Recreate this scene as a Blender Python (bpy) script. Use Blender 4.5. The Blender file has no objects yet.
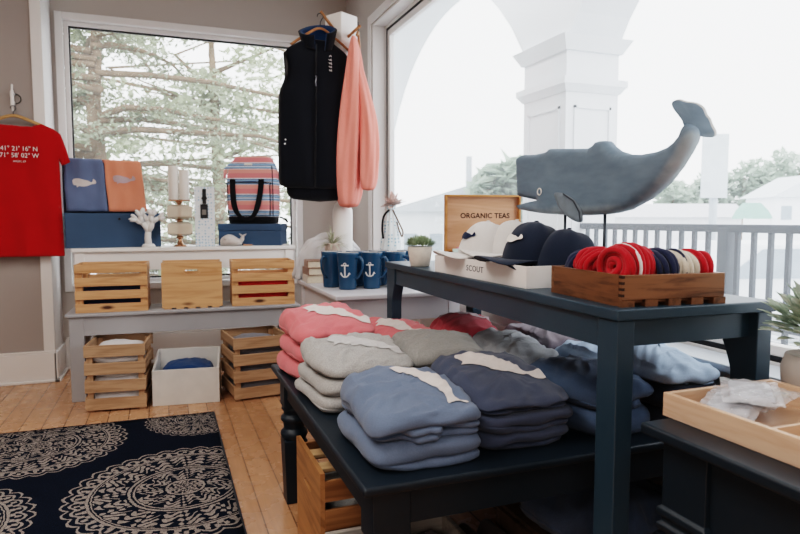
import bpy, bmesh, math, random
import numpy as np
from mathutils import Vector, Matrix, noise
from mathutils.bvhtree import BVHTree
random.seed(7)
PI = math.pi
SC = bpy.context.scene
COL = SC.collection
def R(d): return math.radians(d)

# ------------------------------------------------------------------ materials
def lin(c):
    if isinstance(c, str):
        c = c.lstrip('#'); c = [int(c[i:i+2], 16)/255 for i in (0, 2, 4)]
    return tuple((x/12.92 if x <= .04045 else ((x+.055)/1.055)**2.4) for x in c)
def c4(c, k=1.0): return tuple(min(1, x*k) for x in lin(c)) + (1,)

class G:
    """small helper that builds a node tree; values are sockets or numbers"""
    def __init__(s, name):
        s.m = bpy.data.materials.new(name); s.m.use_nodes = True
        s.t = s.m.node_tree; s.n = s.t.nodes
        s.b = s.n['Principled BSDF']; s.out = s.n['Material Output']
        s.tc = s.n.new('ShaderNodeTexCoord')
        s.obj = s.tc.outputs['Object']
    def new(s, kind, **kw):
        n = s.n.new(kind)
        for k, v in kw.items(): setattr(n, k, v)
        return n
    def put(s, sock, v):
        if isinstance(v, bpy.types.NodeSocket): s.t.links.new(v, sock)
        else: sock.default_value = v
    def math(s, op, a, b=0.0, clamp=False):
        n = s.new('ShaderNodeMath', operation=op, use_clamp=clamp); s.put(n.inputs[0], a); s.put(n.inputs[1], b); return n.outputs[0]
    def map(s, vec=None, loc=(0,0,0), rot=(0,0,0), sc=(1,1,1)):
        n = s.new('ShaderNodeMapping'); s.put(n.inputs['Vector'], vec or s.obj)
        n.inputs['Location'].default_value = loc; n.inputs['Rotation'].default_value = rot; n.inputs['Scale'].default_value = sc
        return n.outputs[0]
    def noise(s, scale, detail=3, rough=.5, vec=None, dist=0):
        n = s.new('ShaderNodeTexNoise'); s.put(n.inputs['Vector'], vec or s.obj)
        n.inputs['Scale'].default_value = scale; n.inputs['Detail'].default_value = detail
        n.inputs['Roughness'].default_value = rough; n.inputs['Distortion'].default_value = dist
        return n.outputs['Fac']
    def ramp(s, fac, stops, interp='LINEAR'):
        n = s.new('ShaderNodeValToRGB'); s.put(n.inputs[0], fac); e = n.color_ramp.elements
        n.color_ramp.interpolation = interp
        while len(e) < len(stops): e.new(.5)
        for i, (p, c) in enumerate(stops): e[i].position = p; e[i].color = c
        return n.outputs[0]
    def mix(s, fac, a, b):
        n = s.new('ShaderNodeMix', data_type='RGBA'); s.put(n.inputs[0], fac); s.put(n.inputs[6], a); s.put(n.inputs[7], b); return n.outputs[2]
    def bump(s, h, strength=.3, dist=.01):
        n = s.new('ShaderNodeBump'); n.inputs['Strength'].default_value = strength; n.inputs['Distance'].default_value = dist
        s.put(n.inputs['Height'], h); s.put(s.b.inputs['Normal'], n.outputs[0])
    def xyz(s, vec=None):
        n = s.new('ShaderNodeSeparateXYZ'); s.put(n.inputs[0], vec or s.obj); return n.outputs

def paint(name, col, rough=.55, var=.06, scale=6, bump=0, bscale=150, metal=0, spec=.5):
    g = G(name)
    g.put(g.b.inputs['Base Color'], g.ramp(g.noise(scale, 4), [(.3, c4(col, 1-var)), (.7, c4(col, 1+var))]))
    g.b.inputs['Roughness'].default_value = rough; g.b.inputs['Metallic'].default_value = metal
    g.b.inputs['Specular IOR Level'].default_value = spec
    if bump: g.bump(g.noise(bscale, 3), bump, .004)
    return g.m
def fabric(name, col, heather=.12, rough=.95, hscale=350, big=.08, spec=.1):
    g = G(name)
    a = g.ramp(g.noise(hscale, 2, .7), [(.35, c4(col, 1-heather)), (.65, c4(col, 1+heather))])
    b = g.ramp(g.noise(7, 3), [(.3, (1-big,)*3+(1,)), (.7, (1,)*3+(1,))])
    n = g.new('ShaderNodeMix', data_type='RGBA', blend_type='MULTIPLY'); n.inputs[0].default_value = 1
    g.put(n.inputs[6], a); g.put(n.inputs[7], b); g.put(g.b.inputs['Base Color'], n.outputs[2])
    g.b.inputs['Roughness'].default_value = rough; g.b.inputs['Specular IOR Level'].default_value = spec
    g.b.inputs['Sheen Weight'].default_value = .15; g.b.inputs['Sheen Roughness'].default_value = .6
    g.bump(g.noise(500, 2), .25, .002)
    return g.m
def wood(name, c1, c2, axis='X', rough=.5, scale=1.0, knots=True, dark=None):
    g = G(name)
    st = {'X': (1.2, 14, 14), 'Y': (14, 1.2, 14), 'Z': (14, 14, 1.2)}[axis]
    v = g.map(sc=tuple(x*scale for x in st))
    f = g.noise(2.2, 5, .6, v, 1.2)
    col = g.ramp(f, [(.32, c4(c2)), (.52, c4(c1)), (.75, c4(c1, 1.12))])
    if knots:
        st2 = {'X': (3, 9, 9), 'Y': (9, 3, 9), 'Z': (9, 9, 3)}[axis]
        vn = g.new('ShaderNodeTexVoronoi'); g.put(vn.inputs['Vector'], g.map(loc=(.37, .21, .13), sc=st2)); vn.inputs['Scale'].default_value = .9
        k = g.ramp(vn.outputs['Distance'], [(.05, (1,1,1,1)), (.13, (0,0,0,1))])
        col = g.mix(k, col, c4(dark or c2, .45))
    g.put(g.b.inputs['Base Color'], col); g.b.inputs['Roughness'].default_value = rough
    g.bump(f, .12, .003)
    return g.m

# ------------------------------------------------------------------ mesh building
class MB:
    def __init__(s): s.v = []; s.f = []; s.mi = []; s.cur = 0
    def add(s, vs, fs, M=None):
        o = len(s.v)
        for p in vs:
            p = Vector(p); s.v.append(M @ p if M else p)
        for f in fs: s.f.append([i+o for i in f]); s.mi.append(s.cur)
        return s
    def box(s, x0, x1, y0, y1, z0, z1, M=None):
        return s.add([(x0,y0,z0),(x1,y0,z0),(x1,y1,z0),(x0,y1,z0),(x0,y0,z1),(x1,y0,z1),(x1,y1,z1),(x0,y1,z1)],
              [(0,3,2,1),(4,5,6,7),(0,1,5,4),(1,2,6,5),(2,3,7,6),(3,0,4,7)], M)
    def tube(s, pts, r, n=8, closed=False, caps=True, flat=1.0):
        pts = [Vector(p) for p in pts]; m = len(pts); o = len(s.v)
        rr = r if hasattr(r, '__len__') else [r]*m
        N = None
        for i in range(m):
            a = pts[i-1] if (i > 0 or closed) else pts[i]; b = pts[(i+1) % m] if (i < m-1 or closed) else pts[i]
            t = (b-a).normalized()
            if N is None: N = t.orthogonal().normalized()
            N = (N - t*N.dot(t))
            N = N.normalized() if N.length > 1e-6 else t.orthogonal().normalized()
            B = t.cross(N)
            for k in range(n):
                q = 2*PI*k/n; s.v.append(pts[i] + N*math.cos(q)*rr[i] + B*math.sin(q)*rr[i]*flat)
        for i in range(m if closed else m-1):
            j = (i+1) % m
            for k in range(n):
                l = (k+1) % n; s.f.append([o+i*n+k, o+i*n+l, o+j*n+l, o+j*n+k]); s.mi.append(s.cur)
        if caps and not closed:
            s.f.append([o+k for k in range(n)][::-1]); s.mi.append(s.cur)
            s.f.append([o+(m-1)*n+k for k in range(n)]); s.mi.append(s.cur)
        return s
    def rings(s, rings, cap0=True, cap1=True, M=None):
        """loft equal-length point rings"""
        o = len(s.v); n = len(rings[0])
        for r in rings:
            for p in r:
                p = Vector(p); s.v.append(M @ p if M else p)
        for i in range(len(rings)-1):
            for k in range(n):
                l = (k+1) % n; s.f.append([o+i*n+k, o+i*n+l, o+(i+1)*n+l, o+(i+1)*n+k]); s.mi.append(s.cur)
        if cap0: s.f.append([o+k for k in range(n)][::-1]); s.mi.append(s.cur)
        if cap1: s.f.append([o+(len(rings)-1)*n+k for k in range(n)]); s.mi.append(s.cur)
        return s
    def lathe(s, prof, n=28, M=None, c=(0,0), cap0=True, cap1=True):
        return s.rings([[(c[0]+r*math.cos(2*PI*k/n), c[1]+r*math.sin(2*PI*k/n), z) for k in range(n)] for r, z in prof], cap0, cap1, M)
    def prism(s, pts, d0, d1, plane='XZ', M=None):
        """closed outline, extruded; plane XZ -> along y, XY -> along z, YZ -> along x"""
        g = {'XZ': lambda p, d: (p[0], d, p[1]), 'XY': lambda p, d: (p[0], p[1], d), 'YZ': lambda p, d: (d, p[0], p[1])}[plane]
        n = len(pts)
        return s.add([g(p, d0) for p in pts] + [g(p, d1) for p in pts],
              [list(range(n))[::-1], list(range(n, 2*n))] + [[i, (i+1) % n, n+(i+1) % n, n+i] for i in range(n)], M)
    def grid(s, P, M=None):
        o = len(s.v); a = len(P); b = len(P[0])
        for r in P:
            for p in r:
                p = Vector(p); s.v.append(M @ p if M else p)
        for i in range(a-1):
            for j in range(b-1):
                s.f.append([o+i*b+j, o+(i+1)*b+j, o+(i+1)*b+j+1, o+i*b+j+1]); s.mi.append(s.cur)
        return s
    def build(s, name, mat, parent=None, bevel=0, smooth=False, sub=0, solid=0, seg=2, angle=40):
        me = bpy.data.meshes.new(name); me.from_pydata([tuple(v) for v in s.v], [], s.f)
        mats = mat if isinstance(mat, (list, tuple)) else [mat]
        for m in mats: me.materials.append(m)
        if len(mats) > 1: me.polygons.foreach_set('material_index', s.mi)
        bm = bmesh.new(); bm.from_mesh(me); bmesh.ops.recalc_face_normals(bm, faces=bm.faces); bm.to_mesh(me); bm.free()
        o = bpy.data.objects.new(name, me); COL.objects.link(o)
        if parent: o.parent = parent
        if solid:
            md = o.modifiers.new('t', 'SOLIDIFY'); md.thickness = solid; md.offset = 0
        if bevel:
            md = o.modifiers.new('b', 'BEVEL'); md.width = bevel; md.segments = seg; md.limit_method = 'ANGLE'; md.angle_limit = R(angle)
        if sub:
            md = o.modifiers.new('s', 'SUBSURF'); md.levels = sub; md.render_levels = sub
        if smooth or sub: me.polygons.foreach_set('use_smooth', [True]*len(me.polygons))
        elif bevel:
            me.polygons.foreach_set('use_smooth', [True]*len(me.polygons))
            md = o.modifiers.new('w', 'WEIGHTED_NORMAL'); md.keep_sharp = True
        return o

def tag(o, label=None, cat=None, group=None, kind=None):
    if label: o['label'] = label
    if cat: o['category'] = cat
    if group: o['group'] = group
    if kind: o['kind'] = kind
    return o
def thing(name, label, cat, loc=(0,0,0), rz=0, group=None):
    o = bpy.data.objects.new(name, None); COL.objects.link(o); o.empty_display_size = .05
    o.location = loc; o.rotation_euler = (0, 0, rz)
    return tag(o, label, cat, group)
def struct(o, label=None): o['kind'] = 'structure'; return o
def kids(o): return [c for c in bpy.data.objects if c.parent is o]
def copy_tree(o, parent=None):
    c = o.copy(); COL.objects.link(c); c.parent = parent
    for ch in kids(o): copy_tree(ch, c)
    return c
def text_mesh(name, body, size, mat, parent, M, ext=.0006, bold=0, align='CENTER', sx=1.0, spacing=1.0):
    """lettering as a mesh; text lies in local XY, facing +Z, placed by M"""
    cu = bpy.data.curves.new(name, 'FONT'); cu.body = body; cu.size = size; cu.extrude = ext; cu.offset = bold
    cu.align_x = align; cu.align_y = 'CENTER'; cu.space_character = spacing; cu.resolution_u = 3
    tmp = bpy.data.objects.new(name+'_t', cu); COL.objects.link(tmp)
    bpy.context.view_layer.update()
    me = bpy.data.meshes.new_from_object(tmp.evaluated_get(bpy.context.evaluated_depsgraph_get()))
    bpy.data.objects.remove(tmp); bpy.data.curves.remove(cu)
    me.transform(M @ Matrix.Diagonal((sx, 1, 1, 1))); me.materials.clear(); me.materials.append(mat)
    o = bpy.data.objects.new(name, me); COL.objects.link(o); o.parent = parent
    return o
def arc(cx, cy, r, a0, a1, n, ry=None):
    ry = r if ry is None else ry
    return [(cx+r*math.cos(R(a0+(a1-a0)*i/n)), cy+ry*math.sin(R(a0+(a1-a0)*i/n))) for i in range(n+1)]
def catmull(pts, k=6, closed=False):
    pts = [Vector(p) for p in pts]; n = len(pts); out = []
    for i in range(n if closed else n-1):
        if closed: a, b, c, d = pts[(i-1) % n], pts[i], pts[(i+1) % n], pts[(i+2) % n]
        else: a, b, c, d = pts[max(i-1, 0)], pts[i], pts[i+1], pts[min(i+2, n-1)]
        for j in range(k):
            t = j/k
            out.append(.5*((2*b)+(c-a)*t+(2*a-5*b+4*c-d)*t*t+(3*b-a-3*c+d)*t**3))
    if not closed: out.append(pts[-1])
    return out
def outline(pts, k=4): return [(p.x, p.y) for p in catmull([(a, b, 0) for a, b in pts], k, True)]

# palette
WALL = paint('wall_paint', '#b8b0aa', .9, .015, 2, .05, 300)
TRIMW = paint('white_trim', '#e2dfdd', .45, .02, 3)
CEIL = paint('ceiling_paint', '#e4e1dd', .95, .01)
GREY = paint('grey_paint', '#a3a3a6', .5, .05, 5)
PALEGREY = paint('pale_grey_paint', '#c6c5c9', .45, .04, 5)
SLATE = paint('slate_blue_paint', '#2a3f4d', .42, .10, 4, .04, 60)
NAVYP = paint('dark_table_paint', '#15232e', .45, .10, 4, .04, 60)
WHITEP = paint('white_paint', '#eceae8', .5, .02)
CHIPPED = paint('worn_white_paint', '#d6d4d0', .6, .05, 12)
BLACK = paint('black_trim', '#15161a', .5, .1)
NAVYBOX = paint('navy_box_paint', '#35516e', .5, .05)
PINE = wood('pine_wood', '#cfa076', '#b98557', 'X', dark='#6b3f24')
PINEZ = wood('pine_wood_upright', '#ca9b70', '#b48053', 'Z')
PINEY = wood('pine_wood_deep', '#ca9b70', '#b48053', 'Y')
RUSTIC = wood('rustic_pine', '#b9987a', '#9f7d5f', 'X', .65)
RUSTICY = wood('rustic_pine_side', '#b29173', '#987658', 'Y', .65)
RUSTICZ = wood('rustic_pine_post', '#b29173', '#987658', 'Z', .65)
WALNUT = wood('dark_stained_wood', '#7f593d', '#503421', 'X', .45, 1.6, False)
WALNUTY = wood('dark_stained_side', '#734e34', '#452c1b', 'Y', .45, 1.6, False)
BAMBOO = wood('bamboo', '#d4b49b', '#c9a287', 'Y', .4, 1.3, False)
TEAWOOD = wood('tea_box_wood', '#c3977a', '#b68866', 'X', .5, 1.0, False)
HANGERW = wood('hanger_wood', '#a8744a', '#8a5a34', 'X', .4, 2, False)
METAL = paint('dark_metal', '#3a3f45', .4, .05, 5, metal=.8)
BLACKCLOTH = fabric('black_webbing', '#17181c', .1)
WHITEINK = paint('white_print', '#e9e6e2', .8, .03, 40)

# ------------------------------------------------------------------ the room
def plank_floor():
    g = G('maple_planks')
    bx = g.xyz()
    W = .105
    u = g.math('DIVIDE', bx[0], W); row = g.math('FLOOR', u); fr = g.math('FRACT', u)
    off = g.math('FRACT', g.math('MULTIPLY', g.math('SINE', g.math('MULTIPLY', row, 12.9898)), 43758.5))
    vv = g.math('ADD', g.math('DIVIDE', bx[1], 2.1), g.math('MULTIPLY', off, 3.0))
    seg = g.math('FLOOR', vv); fv = g.math('FRACT', vv)
    rnd = g.math('FRACT', g.math('MULTIPLY', g.math('SINE', g.math('ADD', g.math('MULTIPLY', row, 78.233), g.math('MULTIPLY', seg, 37.719))), 4375.5))
    base = g.ramp(rnd, [(0, c4('#b28563')), (.5, c4('#c29472')), (1, c4('#cc9f7c'))])
    gr = g.ramp(g.noise(3, 5, .6, g.map(sc=(18, 1.2, 1)), .8), [(.3, (.86,.84,.82,1)), (.7, (1.05,1.04,1.03,1))])
    n = g.new('ShaderNodeMix', data_type='RGBA', blend_type='MULTIPLY'); n.inputs[0].default_value = 1
    g.put(n.inputs[6], base); g.put(n.inputs[7], gr)
    d = g.math('MINIMUM', g.math('MULTIPLY', g.math('MINIMUM', fr, g.math('SUBTRACT', 1, fr)), W), g.math('MULTIPLY', g.math('MINIMUM', fv, g.math('SUBTRACT', 1, fv)), 2.1))
    gap = g.math('LESS_THAN', d, .0026)
    g.put(g.b.inputs['Base Color'], g.mix(g.math('MULTIPLY', gap, .75), n.outputs[2], c4('#4b3524')))
    g.b.inputs['Roughness'].default_value = .24
    g.put(g.b.inputs['Roughness'], g.ramp(g.noise(9, 3), [(.3, (.2,)*3+(1,)), (.7, (.33,)*3+(1,))]))
    return g.m
XR, YB, ZC = 1.457, 5.10, 2.98          # right wall, back wall, ceiling
XL, YF = -3.2, -2.6
struct(MB().box(XL, XR+.14, YF, YB+.14, -.06, 0).build('floor', plank_floor()))
struct(MB().box(XL-.1, XR+.14, YF, YB+.14, ZC, ZC+.06).build('ceiling', CEIL))
WX0, WX1, WZ0, WZ1 = -.655, 1.045, .60, 2.535       # back window opening
b = MB()
b.box(XL, WX0, YB, YB+.14, 0, ZC); b.box(WX1, XR+.14, YB, YB+.14, 0, ZC); b.box(WX0, WX1, YB, YB+.14, 0, WZ0); b.box(WX0, WX1, YB, YB+.14, WZ1, ZC)
struct(b.build('wall_back', WALL))
RY0, RY1, RZ0, RZ1 = .55, 4.43, .68, 2.51            # right window opening
b = MB()
b.box(XR, XR+.14, RY1, YB, 0, ZC); b.box(XR, XR+.14, YF, RY0, 0, ZC); b.box(XR, XR+.14, RY0, RY1, 0, RZ0); b.box(XR, XR+.14, RY0, RY1, RZ1, ZC)
struct(b.build('wall_right', WALL))
struct(MB().box(XL-.1, XL, YF, YB+.14, 0, ZC).build('wall_left', WALL))
struct(MB().box(XL-.1, XR+.14, YF-.1, YF, 0, ZC).build('wall_front', WALL))
# projecting pier of wall at the left, with its corner bead
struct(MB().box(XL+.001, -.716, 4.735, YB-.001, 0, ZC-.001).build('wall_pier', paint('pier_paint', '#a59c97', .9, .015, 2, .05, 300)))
struct(MB().box(-.775, -.708, 4.722, YB-.002, .0, ZC-.002).build('trim_1', TRIMW, bevel=.004))
b = MB()
b.box(XL+.001, -.700, 4.712, 4.735, 0, .20); b.box(-.716, -.694, 4.712, YB, 0, .20); b.box(XL+.001, -.704, 4.716, 4.735, .20, .215)
b.box(XL+.001, -.682, 4.700, 4.735, 0, .018); b.box(-.716, -.676, 4.700, YB, 0, .018)
struct(b.build('baseboard_left', TRIMW, bevel=.004))
b = MB()
b.box(-.694, XR, YB-.022, YB, 0, .22); b.box(-.69, XR, YB-.016, YB, .22, .235); b.box(-.69, XR, YB-.036, YB, 0, .018)
struct(b.build('baseboard_back', TRIMW, bevel=.004))
b = MB()
b.box(XR-.022, XR, RY0-1, YB-.03, 0, .22)
struct(b.build('baseboard_right', TRIMW, bevel=.004))
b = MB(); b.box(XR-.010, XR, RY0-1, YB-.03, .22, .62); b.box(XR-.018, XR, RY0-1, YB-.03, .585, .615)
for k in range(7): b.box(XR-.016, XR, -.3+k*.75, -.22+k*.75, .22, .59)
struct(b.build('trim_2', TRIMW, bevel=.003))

def pane_mat(name, veil, tint='#f4f8fb'):
    g = G(name)
    tr = g.new('ShaderNodeBsdfTransparent'); gl = g.new('ShaderNodeBsdfGlossy'); df = g.new('ShaderNodeBsdfTranslucent')
    gl.inputs['Roughness'].default_value = .02; df.inputs['Color'].default_value = c4(tint)
    m1 = g.new('ShaderNodeMixShader'); m2 = g.new('ShaderNodeMixShader')
    m1.inputs[0].default_value = veil; g.t.links.new(tr.outputs[0], m1.inputs[1]); g.t.links.new(df.outputs[0], m1.inputs[2])  # translucent white share stands in for the bright haze
    lw = g.new('ShaderNodeLayerWeight'); lw.inputs[0].default_value = .12
    g.put(m2.inputs[0], g.math('MULTIPLY', lw.outputs['Facing'], .18)); g.t.links.new(m1.outputs[0], m2.inputs[1]); g.t.links.new(gl.outputs[0], m2.inputs[2])
    g.t.links.new(m2.outputs[0], g.out.inputs[0])
    return g.m
def frame_rect(b, x0, x1, z0, z1, w, y0, y1, bot=None):
    bw = bot or w
    b.box(x0, x0+w, y0, y1, z0, z1); b.box(x1-w, x1, y0, y1, z0, z1); b.box(x0+w, x1-w, y0, y1, z1-w, z1); b.box(x0+w, x1-w, y0, y1, z0, z0+bw)
b = MB()
frame_rect(b, WX0-.028, WX1+.028, WZ0-.03, WZ1+.028, .05, YB-.018, YB+.03)
w1 = struct(b.build('window_1', TRIMW, bevel=.004))
b = MB(); frame_rect(b, WX0+.022, WX1-.022, WZ0+.02, WZ1-.022, .03, YB+.03, YB+.12); b.build('sash', TRIMW, w1, bevel=.003)
b = MB(); frame_rect(b, WX0+.05, WX1-.05, WZ0+.05, WZ1-.05, .012, YB+.05, YB+.075); b.build('gasket', BLACK, w1)
MB().box(WX0+.055, WX1-.055, YB+.06, YB+.064, WZ0+.055, WZ1-.055).build('pane', pane_mat('back_window_glass', .035), w1)
# right picture window : frame, sill and pane whitened to imitate haze
T = Matrix(((0,1,0,0),(1,0,0,0),(0,0,1,0),(0,0,0,1)))      # swaps x and y
def swap(b):
    b.v = [Vector((v.y, v.x, v.z)) for v in b.v]; return b
b = MB(); frame_rect(b, RY0-.001, RY1+.0, RZ0, RZ1, .03, XR+.095, XR+.14); frame_rect(b, RY0, RY1, RZ0, RZ1, .012, XR+.001, XR+.095)
w2 = struct(swap(b).build('window_2', TRIMW, bevel=.003))
b = MB(); frame_rect(b, RY0-.06, RY1+.065, RZ0-.06, RZ1+.065, .06, XR-.014, XR); swap(b).build('casing', TRIMW, w2, bevel=.004)
b = MB(); frame_rect(b, RY0+.03, RY1-.03, RZ0+.03, RZ1-.03, .014, XR+.10, XR+.125); swap(b).build('gasket', BLACK, w2)
b = MB(); frame_rect(b, RY0+.044, RY1-.044, RZ0+.044, RZ1-.044, .045, XR+.104, XR+.14, .03); swap(b).build('sash', WHITEP, w2, bevel=.003)
MB().box(XR+.112, XR+.116, RY0+.05, RY1-.05, RZ0+.05, RZ1-.05).build('pane', pane_mat('haze_veil_glass', .06), w2)
MB().box(XR-.03, XR+.095, RY0-.04, RY1+.04, RZ0-.002, RZ0+.022).build('sill', paint('sill_paint', '#c9d0d6', .4, .04), w2, bevel=.005)
# ------------------------------------------------------------------ outdoors, far colours paled to carry the haze
OUTW = paint('stucco_white', '#e6e9ec', .8, .015, 2)
RAILM = paint('rail_paint', '#4a525b', .5, .05, 6)
struct(MB().box(-30, 70, -30, 90, -.75, -.65).build('ground_outside', paint('pale_pavement', '#d9dcde', .9, .05, .5)))
struct(MB().box(XR+.145, 3.5, -2, 9, -.2, -.05).build('porch_floor', paint('porch_boards', '#d3d7da', .8, .05, 2)))
# arcade: two arches springing from a square pillar with a moulded capital
b = MB()
PX0, PX1 = 2.825, 3.30
def archline(c, y0, y1, n=20, r=1.3, z=1.79):
    return [(y0+(y1-y0)*i/n, z+math.sqrt(max(0, r*r-(y0+(y1-y0)*i/n-c)**2))) for i in range(n+1)]
for c, y0, y1, rad_, zc_ in ((2.84, 1.70, 3.98, 1.3, 1.79), (6.75, 4.56, 8.94, 2.6, 1.03)):
    pts = archline(c, y0, y1, r=rad_, z=zc_)
    for i in range(len(pts)-1):
        (ya, za), (yb, zb) = pts[i], pts[i+1]
        b.prism([(ya, za), (yb, zb), (yb, 3.7), (ya, 3.7)], PX0, PX1, 'YZ')
for y0, y1 in ((1.0, 1.70), (3.98, 4.56), (8.94, 9.5)):
    b.box(PX0, PX1, y0, y1, -.05, 2.43); b.box(PX0, PX1, y0, y1, 2.43, 3.7)
struct(b.build('porch_arcade', OUTW))
for y0, y1 in ((3.98, 4.56),):
    b = MB()
    for z0, z1, e0, e1 in ((2.35, 2.45, .02, .075), (2.10, 2.15, .05, .05), (2.05, 2.10, .01, .045)):
        rr = []
        for z, e in ((z0, e0), (z1, e1)):
            rr.append([(PX0-e, y0-e, z), (PX1+e, y0-e, z), (PX1+e, y1+e, z), (PX0-e, y1+e, z)])
        b.rings(rr)
    # raised panel mouldings on the two faces
    for a0, a1 in ((PX0+.07, PX1-.07),):
        for q in ((a0, a0+.018, .3, 1.95), (a1-.018, a1, .3, 1.95), (a0, a1, 1.93, 1.95), (a0, a1, .3, .32)):
            b.box(q[0], q[1], y0-.012, y0+.01, q[2], q[3])
    for a0, a1 in ((y0+.07, y1-.07),):
        for q in ((a0, a0+.018, .3, 1.95), (a1-.018, a1, .3, 1.95), (a0, a1, 1.93, 1.95), (a0, a1, .3, .32)):
            b.box(PX0-.012, PX0+.01, q[0], q[1], q[2], q[3])
    struct(b.build('porch_capital', OUTW))
r = thing('porch_railing', 'grey-blue porch railing with thin upright balusters outside the right window', 'railing', (3.0, 2.8, -.05))
b = MB().box(-.03, .03, -1.10, 1.18, 1.075, 1.12); b.build('top_rail', RAILM, r, bevel=.006)
b = MB().box(-.02, .02, -1.10, 1.18, .56, .60).box(-.02, .02, -1.10, 1.18, .12, .16); b.build('bottom_rail', RAILM, r, bevel=.004)
MB().box(-.035, .035, -.165, -.095, 0, 1.1).build('post', RAILM, r, bevel=.005)
for k in range(22):
    y = 1.12-k*.102
    if abs(y+.13) < .05 or y < -1.08: continue
    MB().box(-.011, .011, y-.012, y+.012, .0, 1.08).build('baluster', RAILM, r)

def blob_leaves(n, cs, size, seed):
    """leaf cards scattered inside ellipsoids cs=(centre, radii)"""
    rd = random.Random(seed); b = MB()
    for i in range(n):
        c, q = rd.choice(cs)
        while True:
            p = Vector((rd.uniform(-1,1), rd.uniform(-1,1), rd.uniform(-1,1)))
            if p.length < 1: break
        p = Vector((c[0]+p.x*q[0], c[1]+p.y*q[1], c[2]+p.z*q[2]))
        s = size*rd.uniform(.6, 1.5)
        M = Matrix.Translation(p) @ Matrix.Rotation(rd.uniform(0, 6.3), 4, 'Z') @ Matrix.Rotation(rd.uniform(-1.2, 1.2), 4, 'X') @ Matrix.Rotation(rd.uniform(0, 6.3), 4, 'Z')
        b.add([(-s,0,0),(0,-s*.45,0),(s,0,0),(0,s*.45,.1*s)], [(0,1,2,3)], M)
    return b
def leafmat(name, c1, c2, c3, sc=3):
    g = G(name)
    col = g.ramp(g.noise(sc, 4, .6), [(.3, c4(c1)), (.5, c4(c2)), (.68, c4(c3))])
    df = g.new('ShaderNodeBsdfDiffuse'); tl = g.new('ShaderNodeBsdfTranslucent'); mx = g.new('ShaderNodeMixShader')
    g.put(df.inputs[0], col); g.put(tl.inputs[0], col); mx.inputs[0].default_value = .35
    g.t.links.new(df.outputs[0], mx.inputs[1]); g.t.links.new(tl.outputs[0], mx.inputs[2]); g.t.links.new(mx.outputs[0], g.out.inputs[0])
    return g.m
BARK = paint('bark', '#85725f', .95, .2, 8)
# the evergreen filling the back window
t = thing('evergreen_tree', 'broad grey-green evergreen tree with drooping branches outside the back window', 'tree', (-.75, 8.9, -.65))
b = MB()
b.tube([(0,0,0),(.05,.05,1.5),(-.05,.1,3.2),(.1,.1,5.2)], [.13,.11,.09,.04], 10)
rd = random.Random(3)
clumps = []
for k in range(56):
    z = .8+k*.085; a = rd.uniform(0, 6.3); L = rd.uniform(1.6, 3.6)
    dx, dy = math.cos(a), math.sin(a)*.6
    pts = []
    for j in range(6):
        s = j/5
        pts.append((dx*L*s+rd.uniform(-.06,.06), dy*L*s, z+.35*s-.55*s*s+rd.uniform(-.05,.05)))
    b.tube(pts, [.038*(1-.8*j/5)+.007 for j in range(6)], 6)
    for j in range(1, 6):
        clumps.append((pts[j], (rd.uniform(.25,.5), rd.uniform(.25,.5), rd.uniform(.12,.30))))
b.build('trunk', BARK, t, smooth=True)
blob_leaves(36000, clumps, .034, 5).build('foliage', leafmat('evergreen_leaves', '#747a66', '#a3a893', '#cbcdbd'), t)
t = thing('broad_tree', 'paler loose-leaved tree standing farther back behind the evergreen, outside the back window', 'tree', (1.0, 13.5, -.65))
rd = random.Random(31)
cl2 = [((rd.uniform(-5.5, 1.9), rd.uniform(-.6, .6), rd.uniform(.6, 6.6)), (rd.uniform(.4, .8), .5, rd.uniform(.25, .5))) for _ in range(120)]
blob_leaves(18000, cl2, .085, 41).build('foliage', leafmat('pale_tree_leaves', '#8d9479', '#b4b99f', '#d6d9c8', 1.2), t)
b = MB(); b.tube([(0,0,0),(.1,0,2.5),(0,0,5.5)], [.16,.13,.05], 8)
for k in range(12): b.tube([(0,0,1.2+k*.35),(rd.uniform(-2,2),.1,1.8+k*.36),(rd.uniform(-4.5,1.8),.1,2.0+k*.38)], [.06,.04,.015], 6)
b.build('trunk', BARK, t, smooth=True)
t = thing('hedge_bush', 'low pale bush below the evergreen outside the back window', 'bush', (.6, 7.6, -.65))
blob_leaves(3000, [((0,0,.7),(1.0,.4,.6)), ((-1.4,.3,.6),(.8,.4,.5))], .05, 8).build('foliage', leafmat('bush_leaves', '#7d8668', '#a3aa90', '#c6cab6'), t)
MB().tube([(0,0,0),(0,.02,.7)], [.05,.02], 8).build('stem', BARK, t)
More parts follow.
